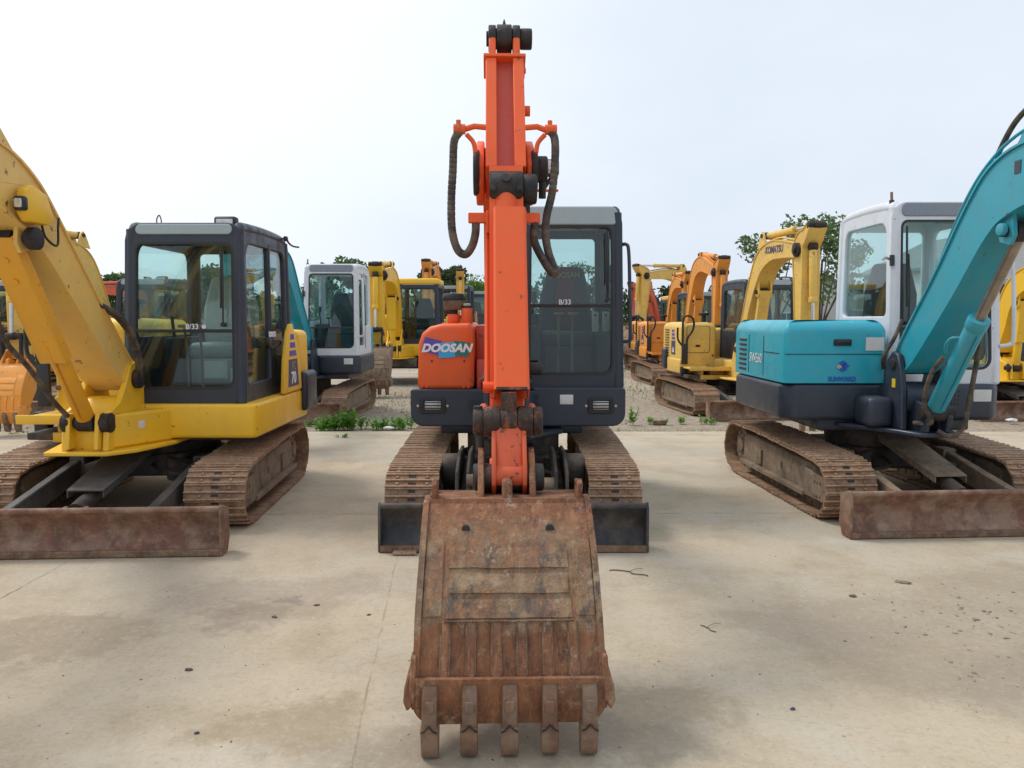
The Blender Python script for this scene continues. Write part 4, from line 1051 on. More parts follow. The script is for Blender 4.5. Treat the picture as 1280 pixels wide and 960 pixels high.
# ------------------------------------------------------------------ the orange machine in the middle
def machine_d(label, loc):
    root = empty('crawler_excavator', loc, 0); tag(root, label, 'excavator', None)
    X = lambda x: x - .01
    Y = lambda y: y - 6.8
    undercarriage(root, .945, .39, Y(5.52), Y(7.85), .56, 0, (0, 0, 0), 0, .66, 21)
    blade(root, .93, Y(5.19), .335, 'black_blade', 'rust_lip', 0, (0, 0, 0), yback=Y(6.25), armx=.36, guard='dusty_black', gz=.58)
    # tall plates and rams of the blade linkage that show beside the arm
    for x in (-.41, -.33, .31, .39):
        u = MB(); u.prism([(Y(5.45), .28), (Y(5.5), .50), (Y(5.8), .60), (Y(6.2), .58), (Y(6.3), .35)], x - .012, x + .012, .004)
        u.build('linkage_plate', 'dusty_black', root)
    for (a, c) in ((-.56, -.41), (.39, .56)):
        u = MB(); u.xcyl(a, c, Y(6.0), .42, .13, 20, b=.03); u.build('travel_motor_cover', 'dusty_black', root)
    u = MB(); u.cyl((-.34, Y(5.5), .44), (-.16, Y(5.5), .44), .045, 16); u.build('linkage_pin', 'frame_dust', root)
    u = MB(); u.cyl((.18, Y(5.55), .40), (.32, Y(5.55), .40), .05, 16); u.build('linkage_pin', 'frame_dust', root)
    # house
    x0, x1 = X(-.825), X(.925)
    b = MB()
    b.plate(rrect(x0, .735, X(-.17), 1.015, (.09, .0, .01, .01)), [], .10, 'xz', Y(6.36), .014)
    b.plate(rrect(X(.19), .735, x1, 1.03, (.02, .09, .02, .01)), [], .10, 'xz', Y(6.36), .014)
    b.prism([(x0 + .005, Y(6.38)), (x0 + .005, Y(7.7)), (X(-.5), Y(8.05)), (X(0), Y(8.15)), (X(.55), Y(8.05)), (x1 - .005, Y(7.7)), (x1 - .005, Y(6.38)), (X(.16), Y(6.38)), (X(.12), Y(6.6)), (X(-.2), Y(6.6)), (X(-.2), Y(6.38))], .74, 1.005, .03, axis='z', seg=2)
    b.box(X(-.6), X(.6), Y(6.45), Y(7.6), .64, .75, .02)
    b.build('house_skirt', 'navy', root)
    # hood on the viewer's left
    h = MB()
    h.prism([(X(-.79), 1.02), (X(-.315), 1.02), (X(-.315), 1.44), (X(-.32), 1.555), (X(-.36), 1.575), (X(-.58), 1.57), (X(-.68), 1.545), (X(-.745), 1.49), (X(-.775), 1.41)], Y(6.36), Y(7.75), .045, axis='y', seg=3)
    h.build('hood', 'orange', root)
    g = MB(); g.box(X(-.31), X(-.13), Y(6.62), Y(7.7), 1.0, 1.555, .012); g.box(X(-.30), X(-.13), Y(6.42), Y(6.63), 1.0, 1.27, .02)
    g.tube([(X(-.27), Y(6.40), 1.03), (X(-.27), Y(6.39), 1.09), (X(-.25), Y(6.39), 1.11), (X(-.235), Y(6.40), 1.06)], .016, 8)
    g.build('inner_guard', 'red_inner', root)
    cw = MB(); cw.prism([(X(-.78), Y(7.6)), (X(-.74), Y(7.85)), (X(-.4), Y(8.08)), (X(0), Y(8.14)), (X(.5), Y(8.05)), (X(.86), Y(7.8)), (X(.88), Y(7.62))], .95, 1.5, .05, axis='z', seg=3); cw.build('counterweight', 'orange', root)
    k = MB()
    for (x, z) in ((-.75, 1.045), (-.71, 1.045), (-.40, 1.045), (-.36, 1.045)): k.cyl((X(x), Y(6.365), z), (X(x), Y(6.352), z), .009, 10)
    k.build('bolt', 'orange', root)
    k = MB()
    for x in (-.665, -.395): k.cyl((X(x), Y(6.37), 1.26), (X(x), Y(6.355), 1.26), .0085, 12)
    k.build('hole_plug', 'black', root)
    l = MB(); yl = Y(6.352)
    def quad(cx, cz, w, hh, a, t, mt):
        ca, sa = math.cos(R(a)), math.sin(R(a)); P = [(-w, -hh), (w, -hh), (w, hh), (-w, hh)]
        l.prism([(cx + p * ca - q * sa, cz + p * sa + q * ca) for p, q in P], yl - t, yl, axis='y', mat=mt)
    quad(X(-.665), 1.385, .070, .060, -14, .004, 'logo_violet'); quad(X(-.54), 1.352, .068, .062, 3, .006, 'logo_cyan'); quad(X(-.42), 1.362, .063, .060, -7, .005, 'logo_green')
    l.text('DOOSAN', .092, face_front(X(-.542), yl - .0075, 1.366), .0008, .0045, .28, sx=1.04, mat='text_white')
    l.build('logo', 'logo_cyan', root)
    a = MB()
    a.cyl((X(-.50), Y(6.62), 1.555), (X(-.50), Y(6.62), 1.575), .10, 28, mat='orange'); a.cyl((X(-.50), Y(6.62), 1.575), (X(-.50), Y(6.62), 1.65), .055, 24, mat='orange', b=.008)
    a.cyl((X(-.50), Y(6.62), 1.65), (X(-.50), Y(6.62), 1.69), .035, 16, mat='black')
    a.cyl((X(-.50), Y(6.62), 1.685), (X(-.50), Y(6.62), 1.775), .082, 28, r2=.094, mat='cleaner', b=.012)
    a.cyl((X(-.50), Y(6.62), 1.765), (X(-.50), Y(6.62), 1.825), .103, 28, r2=.090, mat='black', b=.014)
    a.build('air_intake', 'orange', root)
    a = MB(); a.cyl((X(-.385), Y(6.58), 1.56), (X(-.385), Y(6.58), 1.70), .048, 24, mat='orange', b=.004); a.cyl((X(-.385), Y(6.58), 1.70), (X(-.385), Y(6.58), 1.715), .044, 24, mat='grease'); a.cyl((X(-.385), Y(6.58), 1.715), (X(-.385), Y(6.58), 1.74), .036, 20, mat='grey_light', b=.012)
    a.build('exhaust_stack', 'orange', root)
    # headlamps in the skirt
    for x in (-.655, .735):
        q = MB(); f = Y(6.31)
        q.plate(rrect(X(x) - .10, .835, X(x) + .10, .955, .02), [rrect(X(x) - .078, .85, X(x) + .078, .94, .01)], .03, 'xz', f, .006, mat='black')
        for z in (.872, .897, .922): q.box(X(x) - .10, X(x) + .10, f - .022, f - .016, z - .004, z + .004, mat='black')
        q.box(X(x) - .08, X(x) + .08, f + .008, f + .02, .845, .945, mat='black')
        q.box(X(x) - .068, X(x) + .068, f - .008, f + .012, .857, .935, .012, 2, mat='lens')
        for s in (-1, 1): q.cyl((X(x) + s * .122, f + .01, .893), (X(x) + s * .122, f - .012, .893), .011, 10, mat='tan')
        q.build('headlamp', 'black', root)
    q = MB(); q.box(X(.395), X(.505), Y(6.303), Y(6.312), .905, .985, .004); q.build('nameplate', 'sticker', root)
    q = MB()
    for i in range(6):
        for j in range(6): q.cyl((X(-.36 + i * .016), Y(6.304), .86 + j * .016), (X(-.36 + i * .016), Y(6.312), .86 + j * .016), .004, 6)
    q.build('horn_grille', 'black', root)
    # swing bracket
    p = MB()
    for x in (-.20, .12): p.prism([(Y(5.95), .66), (Y(5.95), 1.1), (Y(6.02), 1.22), (Y(6.12), 1.2), (Y(6.3), 1.0), (Y(6.6), .95), (Y(6.6), .66)], X(x) - .022, X(x) + .022, .008)
    p.box(X(-.18), X(.10), Y(6.15), Y(6.6), .66, 1.0, .02)
    p.prism([(X(-.24), Y(5.95)), (X(.16), Y(5.95)), (X(.42), Y(6.28)), (X(.42), Y(6.7)), (X(-.3), Y(6.7))], .665, .70, .008, axis='z')
    p.prism([(X(.12), Y(6.06)), (X(.21), Y(6.22)), (X(.21), Y(6.36)), (X(.12), Y(6.36))], .70, 1.015, .02, axis='z')
    p.xcyl(X(-.23), X(.16), Y(6.05), 1.12, .05, 18, b=.006); p.xcyl(X(.14), X(.23), Y(5.98), 1.22, .05, 16, mat='grease', b=.01)
    p.mats = ['navy' if m is None else m for m in p.mats]
    p.build('swing_bracket', 'navy', root)
    # cab
    c, wp = cab(root, X(.06), X(.92), Y(6.36), Y(7.62), 1.03, 2.545, 'cabframe', 'cabtop', 'glass', lean=.09, taper=.045, win_split=.455, lod=0, wiper_x=.86, seat='seat', skylight=False)
    v = MB(wp); v.plate(rrect(X(.10), 2.395, X(.88), 2.525, (.03, .03, .05, .05)), [], .03, 'xz', Y(6.372), .012); v.build('roof_visor', 'cabtop', c)
    t = MB(wp); t.text('B/33', .058, face_front(X(.435), Y(6.345), 1.745), .0008, .0005, mat='text_white'); t.build('lettering', 'text_white', c)
    t = MB(wp)
    sx = X(.50)
    t.box(sx - .085, sx + .085, Y(7.318), Y(7.337), 1.52, 2.10, .006, mat='seat_red'); t.build('seat_stripe', 'seat_red', c)
    t = MB(wp); t.text('DOOSAN', .075, face_front(sx - .0, Y(7.305), 2.02), .001, .002, sx=.9, mat='text_gold'); t.build('lettering', 'text_gold', c)
    t = MB(wp)
    for x in (.71, .80): t.box(X(x) - .03, X(x) + .03, Y(6.52), Y(6.54), 1.50, 1.67, .008); t.cyl((X(x), Y(6.519), 1.64), (X(x), Y(6.515), 1.64), .01, 8, mat='black')
    t.build('seat_belt_card', 'grey_light', c)
    r = MB(wp)
    r.tube([(X(.92), Y(6.42), 2.22), (X(.965), Y(6.40), 2.225), (X(.985), Y(6.39), 2.16), (X(.99), Y(6.39), 1.8), (X(.99), Y(6.39), 1.50), (X(.985), Y(6.40), 1.43), (X(.92), Y(6.42), 1.42)], .015, 10)
    r.build('grab_rail', 'cabframe', root)
    # boom, hidden behind the arm from the front
    xc = X(-.04)
    boom = [(Y(6.05), 1.12, .10), (Y(5.98), 1.35, .13), (Y(5.80), 1.85, .15), (Y(5.45), 2.28, .17), (Y(5.05), 2.46, .16), (Y(4.6), 2.46, .13), (Y(4.12), 2.37, .10)]
    b, Q = sweep_box('boom', boom[:-1] + [(Y(4.32), 2.42, .12)], xc, .22, 'orange_arm', root)
    for s in (-1, 1):
        x = xc + s * .132
        b.prism([(Y(4.45), 2.26), (Y(4.45), 2.56), (Y(4.30), 2.575), (Y(4.12), 2.50), (Y(4.02), 2.40), (Y(4.03), 2.30), (Y(4.12), 2.24), (Y(4.25), 2.22)], x - .022, x + .022, .010, mat='orange_arm', seg=2)
        b.prism([(Y(5.45), 2.38), (Y(5.32), 2.72), (Y(5.24), 2.75), (Y(5.16), 2.7), (Y(5.0), 2.5)], xc + s * .07 - .012, xc + s * .07 + .012, .003, mat='orange_arm')
    b.xcyl(xc - .10, xc + .10, Y(5.25), 2.70, .035, 16, mat='grease')
    b.mats = ['orange_arm' if m is None else m for m in b.mats]
    bo = b.build('boom', 'orange_arm', root)
    g = MB(); g.xcyl(xc - .168, xc - .135, Y(4.12), 2.37, .118, 30, b=.01); g.build('pivot_boss', 'grease', bo)
    g = MB(); g.xcyl(xc + .135, xc + .168, Y(4.12), 2.37, .118, 30, b=.01); g.xcyl(xc + .16, xc + .222, Y(4.12), 2.39, .068, 24, b=.01)
    g.cyl((xc + .195, Y(4.12), 2.34), (xc + .195, Y(4.12), 2.24), .02, 10)
    g.build('pivot_boss', 'grease', bo)
    lamp = MB()
    lamp.box(X(.19), X(.30), Y(4.75), Y(4.82), 2.475, 2.575, .016, 3, mat='black'); lamp.box(X(.20), X(.29), Y(4.735), Y(4.755), 2.485, 2.565, .008, 2, mat='lens')
    lamp.box(xc + .1, X(.285), Y(4.62), Y(4.66), 2.36, 2.372, .004, 1, mat='orange_arm'); lamp.box(X(.18), X(.20), Y(4.6), Y(4.85), 2.36, 2.40, .004, 1, mat='orange_arm'); lamp.cyl((X(.26), Y(4.79), 2.48), (X(.19), Y(4.79), 2.37), .012, 8, mat='black')
    lamp.build('boom_lamp', 'black', bo)
    ram(root, 'boom_cylinder', (Y(5.85), .90), (Y(5.30), 2.10), xc, .06, .55, 'orange_arm')
    ram(root, 'arm_cylinder', (Y(5.25), 2.70), (Y(4.44), 3.165), xc, .055, .62, 'orange_arm')
    # arm
    A = MB()
    top = Vector((Y(4.44), 3.165)); end = Vector((Y(3.47), .885))
    t = (end - top).normalized(); n = Vector((t.y, -t.x))    # n points to the front
    if n.x > 0: n = -n
    L = (end - top).length
    def pt(s, h): p = top + t * s + n * h; return (p.x, p.y)
    aw = .205
    # cap plate, flanged upper part with a recessed web, then the box down to the bucket
    A.prism([pt(.17, .085), pt(.17, -.10), pt(.19, -.10), pt(.19, .085)], xc - aw / 2 - .012, xc + aw / 2 + .012, .003)
    for s in (-1, 1):
        e0 = xc + s * (aw / 2 - .058); e1 = xc + s * aw / 2
        A.prism([pt(.19, .075), pt(.93, .155), pt(.93, -.16), pt(.19, -.10)], *sorted((e0, e1)), .004)
        ex = xc + s * .066
        A.prism([pt(.18, .055), pt(.06, .06), pt(-.055, .045), pt(-.075, 0), pt(-.055, -.045), pt(.06, -.07), pt(.18, -.08)], ex - .019, ex + .019, .006)
    A.prism([pt(.19, .03), pt(.93, .10), pt(.93, -.16), pt(.19, -.10)], xc - aw / 2 + .05, xc + aw / 2 - .05, mat='red_inner')
    A.prism([pt(.93, .150), pt(1.0, .15), pt(L - .35, .085), pt(L - .05, .07), pt(L - .05, -.07), pt(L - .4, -.10), pt(1.0, -.165), pt(.93, -.16)], xc - .076, xc + .076, .006)
    for hh in ((.145, .078), (-.158, -.085)):
        A.prism([pt(.93, hh[0]), pt(1.0, hh[0]), pt(L - .35, hh[1]), pt(L - .35, hh[1] + .012), pt(1.0, hh[0] + .012), pt(.93, hh[0] + .012)], xc - .084, xc + .084)
    A.xcyl(xc - .085, xc + .085, end.x, end.y, .085, 26, b=.008)
    A.mats = ['orange_arm' if m is None else m for m in A.mats]
    ao = A.build('arm', 'orange_arm', root)
    g = MB()
    g.xcyl(xc - .042, xc + .042, top.x, top.y, .075, 26, b=.006)
    for s in (-1, 1): g.xcyl(*sorted((xc + s * .046, xc + s * .088)), top.x, top.y, .072, 26, b=.006)
    g.xcyl(xc + .088, xc + .155, top.x, top.y, .056, 24, b=.008); g.xcyl(xc - .10, xc - .088, top.x, top.y, .04, 20)
    g.cyl((xc, top.x, top.y + .07), (xc, top.x, top.y + .105), .012, 8, r2=.003)
    g.build('pin', 'grease', ao)
    # bucket cylinder in front of the arm with its sheet-metal guard
    p0 = Vector((Y(3.93), 2.255)); p1 = Vector((Y(3.385), 1.15)); d = (p1 - p0); dn = d.normalized(); fn = Vector((dn.y, -dn.x))
    if fn.x > 0: fn = -fn
    bc = MB()
    bc.cyl((xc, *(p0 + dn * .02)), (xc, *(p0 + d * .72)), .062, 24, mat='orange_arm')
    bc.cyl((xc, *(p0 + d * .70)), (xc, *p1), .03, 20, mat='chrome')
    bco = bc.build('bucket_cylinder', 'orange_arm', root)
    gd = MB(); gx = xc; xc = xc + .014
    def gp(s, h): q = p0 + d * s + fn * h; return (q.x, q.y)
    gw = .079
    gd.prism([gp(.13, .085), gp(.90, .085), gp(.90, .075), gp(.13, .075)], xc - gw + .014, xc + gw - .014, mat='orange_arm')
    for s in (-1, 1):
        gd.prism([gp(.13, .077), gp(.90, .077), gp(.90, -.06), gp(.13, -.06)], *sorted((xc + s * (gw - .008), xc + s * gw)), .002, mat='orange_arm')
        gd.cyl((xc + s * (gw - .014), *gp(.13, .071)), (xc + s * (gw - .014), *gp(.90, .071)), .014, 12, mat='orange_arm')
    gd.prism([gp(.893, .087), gp(.903, .087), gp(.903, .07), gp(.893, .07)], xc - gw + .01, xc + gw - .01, mat='grease_orange')
    xc = gx; gd.build('cylinder_guard', 'orange_arm', bco)
    gg = MB()
    gg.xcyl(xc - .078, xc + .078, p0.x, p0.y, .088, 28, b=.012); gg.xcyl(xc + .082, xc + .155, p0.x, p0.y, .075, 26, b=.012)
    for s in (-1, 1): gg.prism([gp(-.09, .02), gp(-.02, .085), gp(.05, .08), gp(.07, -.03), gp(-.06, -.1)], xc + s * .066 - .018, xc + s * .066 + .018, .006)
    gg.cyl((xc, *gp(0, .05)), (xc, *gp(0, .098)), .022, 14); gg.cyl((xc + .10, p0.x, p0.y - .05), (xc + .10, p0.x, p0.y - .12), .022, 10)
    gg.build('cylinder_eye', 'grease', bco)
    gg = MB(); gg.box(xc - .034, xc + .034, p1.x - .04, p1.x + .03, p1.y, p1.y + .135, .008); gg.build('rod_eye', 'grease_orange', bco)
    # hydraulic pipe brackets and hoses
    pb = MB()
    for s, xe in ((-1, -.24), (1, .225)):
        pb.tube([(xc + s * .10, Y(4.0), 2.575), (xc + s * .16, Y(4.0), 2.58), (xc + xe, Y(4.0), 2.555)], .015, 8, smooth=False)
        pb.cyl((xc + xe - .025, Y(4.0), 2.565), (xc + xe + .035, Y(4.0), 2.565), .026, 12)
        pb.cyl((xc + xe, Y(4.0), 2.58), (xc + xe, Y(4.0), 2.61), .012, 8)
        pb.tube([(xc + s * .20, Y(4.0), 2.54), (xc + s * .165, Y(4.0), 2.50), (xc + s * .155, Y(4.0), 2.45)], .012, 8)
        pb.build('pipe_bracket', 'orange_arm', ao); pb = MB()
    for s, xo in ((-1, .19), (1, .17)):
        pb.box(*sorted((xc + s * xo, xc + s * .085)), Y(3.90), Y(3.94), 2.085, 2.135, .004, 1); pb.box(xc + s * .093 - .008, xc + s * .093 + .008, Y(3.86), Y(3.98), 2.03, 2.14, .003, 1)
        pb.build('hose_clamp', 'orange_arm', ao); pb = MB()
    pb.tube([(xc - .096, Y(3.93), 2.08), (xc - .096, Y(3.78), 1.75), (xc - .096, Y(3.60), 1.40), (xc - .096, Y(3.545), 1.30)], .012, 8, smooth=False)
    pb.cyl((xc - .115, Y(3.54), 1.29), (xc - .06, Y(3.54), 1.29), .026, 14)
    pb.build('hydraulic_pipe', 'orange_arm', ao); pb = MB()
    pb.tube([(xc + .082, Y(3.90), 2.02), (xc + .082, Y(3.7), 1.62)], .010, 8, smooth=False)
    pb.build('hydraulic_pipe', 'orange_arm', ao)
    pb = MB(); pb.xcyl(xc + .10, xc + .135, Y(4.24), 2.72, .028, 14); pb.build('boss', 'orange_arm', ao)
    pb = MB(); pb.xcyl(xc + .10, xc + .115, Y(4.3), 2.95, .016, 10); pb.build('boss', 'orange_arm', ao)
    def hose(pts, name='hydraulic_hose'):
        h = MB(); rd = random.Random(len(pts))
        h.tube(pts, .0185, 10, mat='hose_wrap')
        # spiral wrap shown as slightly raised bands
        Q = [Vector(p) for p in pts]; S = []
        for i in range(len(Q) - 1):
            q0 = Q[max(i - 1, 0)]; q1 = Q[i]; q2 = Q[i + 1]; q3 = Q[min(i + 2, len(Q) - 1)]
            for k in range(6):
                u = k / 6; S.append(.5 * ((2 * q1) + (q2 - q0) * u + (2 * q0 - 5 * q1 + 4 * q2 - q3) * u * u + (3 * q1 - q0 - 3 * q2 + q3) * u ** 3))
        for i in range(0, len(S) - 1):
            m = (S[i] + S[i + 1]) / 2; dd = (S[i + 1] - S[i]).normalized()
            h.cyl(m - dd * .014, m + dd * .012, .0205, 12, mat='hose_wrap', b=.004)
        h.build(name, 'hose_wrap', ao)
    hose([(xc - .235, Y(4.0), 2.55), (xc - .262, Y(3.99), 2.50), (xc - .268, Y(3.97), 2.36), (xc - .276, Y(3.95), 2.20), (xc - .272, Y(3.93), 2.05), (xc - .245, Y(3.92), 1.955), (xc - .205, Y(3.92), 1.93), (xc - .172, Y(3.92), 1.97), (xc - .155, Y(3.92), 2.03), (xc - .152, Y(3.92), 2.085)])
    hose([(xc + .225, Y(4.0), 2.56), (xc + .248, Y(3.99), 2.52), (xc + .25, Y(3.97), 2.42), (xc + .235, Y(3.95), 2.25), (xc + .205, Y(3.93), 2.12), (xc + .20, Y(3.92), 2.02), (xc + .215, Y(3.9), 1.93), (xc + .245, Y(3.9), 1.855)])
    hose([(xc + .145, Y(3.92), 2.085), (xc + .14, Y(3.92), 2.02), (xc + .15, Y(3.9), 1.97), (xc + .185, Y(3.88), 1.90), (xc + .225, Y(3.88), 1.84), (xc + .248, Y(3.89), 1.835), (xc + .25, Y(3.9), 1.86)])
    # links
    lk = MB()
    for s in (-1, 1):
        x = xc + s * .112
        a = Vector((p1.x, p1.y)); c = top + t * (L - .30)
        q = (c - a).normalized(); m = Vector((-q.y, q.x)) * .05
        lk.prism([(a.x + m.x, a.y + m.y), (c.x + m.x, c.y + m.y), (c.x - m.x, c.y - m.y), (a.x - m.x, a.y - m.y)], x - .016, x + .016, .008, mat='orange_worn_shaded')
    a = Vector((p1.x + .01, p1.y - .02)); c = Vector((Y(3.30), .985))
    a2 = Vector((p1.x, p1.y))
    lk.prism([(a2.x - .05, a2.y), (a2.x + .05, a2.y), (Y(3.385), .88), (Y(3.27), .86), (Y(3.22), .90), (Y(3.24), .98)], xc - .060, xc + .060, .016, mat='orange_worn_shaded', seg=2)
    for s in (-1, 1): lk.prism([(a2.x - .062, a2.y - .03), (a2.x + .05, a2.y), (Y(3.385), .88), (Y(3.25), .85), (Y(3.205), .90), (Y(3.22), .99)], xc + s * .066 - .010, xc + s * .066 + .010, .006, mat='orange_worn_shaded', seg=2)
    lk.xcyl(xc - .07, xc + .07, Y(3.275), .93, .058, 24, mat='orange_worn_shaded', b=.01)
    lo = lk.build('bucket_link', 'orange_arm', root)
    pk = MB()
    for (xa, xb, r) in ((-.158, -.108, .060), (-.112, -.036, .070), (-.040, .040, .067), (.038, .108, .070), (.106, .150, .066)):
        pk.xcyl(xc + xa, xc + xb, p1.x, p1.y, r, 28, mat='grease_orange', b=.012)
    pk.cyl((xc - .135, p1.x, p1.y + .05), (xc - .135, p1.x, p1.y + .07), .022, 10, mat='grease'); pk.cyl((xc - .13, p1.x, p1.y - .05), (xc - .125, p1.x, p1.y - .13), .018, 10, mat='dusty_black')
    pk.build('pin', 'grease', lo)
    pk = MB(); pk.xcyl(xc - .15, xc + .15, Y(3.28), .92, .058, 24, mat='grease', b=.01); pk.build('pin', 'grease', lo)
    pk = MB(); pk.xcyl(xc - .16, xc + .16, end.x, end.y, .06, 20, mat='grease', b=.008); pk.build('pin', 'grease', lo)
    bucket(root, (Y(3.45), .87), 0, X(-.052), 1.0, .68, 'bucket', 'tooth', 0)
    # the whole front end is slewed a little to the viewer's right
    pv = Vector((X(-.033), Y(4.3), 0)); SW = Matrix.Translation(pv) @ Matrix.Rotation(R(1.55), 4, 'Z') @ Matrix.Translation(-pv)
    for ch in list(root.children):
        if ch.name.split('.')[0] in ('boom', 'boom_cylinder', 'arm_cylinder', 'arm', 'bucket_cylinder', 'bucket_link', 'bucket'): ch.matrix_local = SW
    return root
# ------------------------------------------------------------------ world and sun
SUN_EL, SUN_AZ = R(58), R(-62)      # azimuth measured from +y towards +x
w = bpy.data.worlds.new('World'); scene.world = w; w.use_nodes = True
nt = w.node_tree; bg = nt.nodes['Background']
sky = N(nt, 'ShaderNodeTexSky', sky_type='NISHITA', sun_disc=False, sun_elevation=SUN_EL, sun_rotation=SUN_AZ, air_density=1.0, dust_density=4.0, ozone_density=1.0)
tc = N(nt, 'ShaderNodeTexCoord')
nrm = N(nt, 'ShaderNodeVectorMath', operation='NORMALIZE'); nt.links.new(tc.outputs['Generated'], nrm.inputs[0])
dt = N(nt, 'ShaderNodeVectorMath', operation='DOT_PRODUCT'); nt.links.new(nrm.outputs[0], dt.inputs[0])
dt.inputs[1].default_value = (math.sin(SUN_AZ) * math.cos(R(42)), math.cos(SUN_AZ) * math.cos(R(42)), math.sin(R(42)))
mr = N(nt, 'ShaderNodeMapRange', interpolation_type='SMOOTHSTEP'); nt.links.new(dt.outputs['Value'], mr.inputs[0])
mr.inputs[1].default_value = .30; mr.inputs[2].default_value = .95
cl = noise_fac(nt, tc.outputs['Generated'], 1.6, 5, .55, .3, .7, stretch=(1, 1, 2.2))
veil = mixc(nt, mr.outputs[0], (7.1, 8.0, 9.3), (11.7, 12.2, 12.8))
veil = mixc(nt, fmath(nt, 'MULTIPLY', cl, .30), veil, (12.2, 12.6, 13.0))
c = mixc(nt, .90, sky.outputs[0], veil)            # thin overcast in front of the clear sky
nt.links.new(c, bg.inputs['Color']); bg.inputs['Strength'].default_value = .078
sd = bpy.data.lights.new('sun', 'SUN'); sd.energy = 1.35; sd.angle = R(14); sd.color = (1, .96, .90)
so = bpy.data.objects.new('sun', sd); COL.objects.link(so)
dv = Vector((math.sin(SUN_AZ) * math.cos(SUN_EL), math.cos(SUN_AZ) * math.cos(SUN_EL), math.sin(SUN_EL)))
so.rotation_euler = dv.to_track_quat('Z', 'Y').to_euler(); so.location = (-20, 10, 30)
vs = scene.view_settings; vs.view_transform = 'Standard'; vs.look = 'None'; vs.exposure = 0.40; vs.gamma = 1; vs.use_curve_mapping = False

# ------------------------------------------------------------------ ground
def ellipse_mask(nt, px, py, cx, cy, rx, ry, soft=.5, rot=0.0):
    """soft patch on the ground around (cx, cy)"""
    dx = fmath(nt, 'SUBTRACT', px, cx); dy = fmath(nt, 'SUBTRACT', py, cy)
    c, s = math.cos(rot), math.sin(rot)
    u = fmath(nt, 'ADD', fmath(nt, 'MULTIPLY', dx, c / rx), fmath(nt, 'MULTIPLY', dy, s / rx))
    v = fmath(nt, 'ADD', fmath(nt, 'MULTIPLY', dx, -s / ry), fmath(nt, 'MULTIPLY', dy, c / ry))
    d = fmath(nt, 'SQRT', fmath(nt, 'ADD', fmath(nt, 'MULTIPLY', u, u), fmath(nt, 'MULTIPLY', v, v)))
    m = N(nt, 'ShaderNodeMapRange', interpolation_type='SMOOTHSTEP'); nt.links.new(d, m.inputs[0])
    m.inputs[1].default_value = 1 + soft * .25; m.inputs[2].default_value = 1 - soft * .55; m.inputs[3].default_value = 0; m.inputs[4].default_value = 1
    return m.outputs[0]

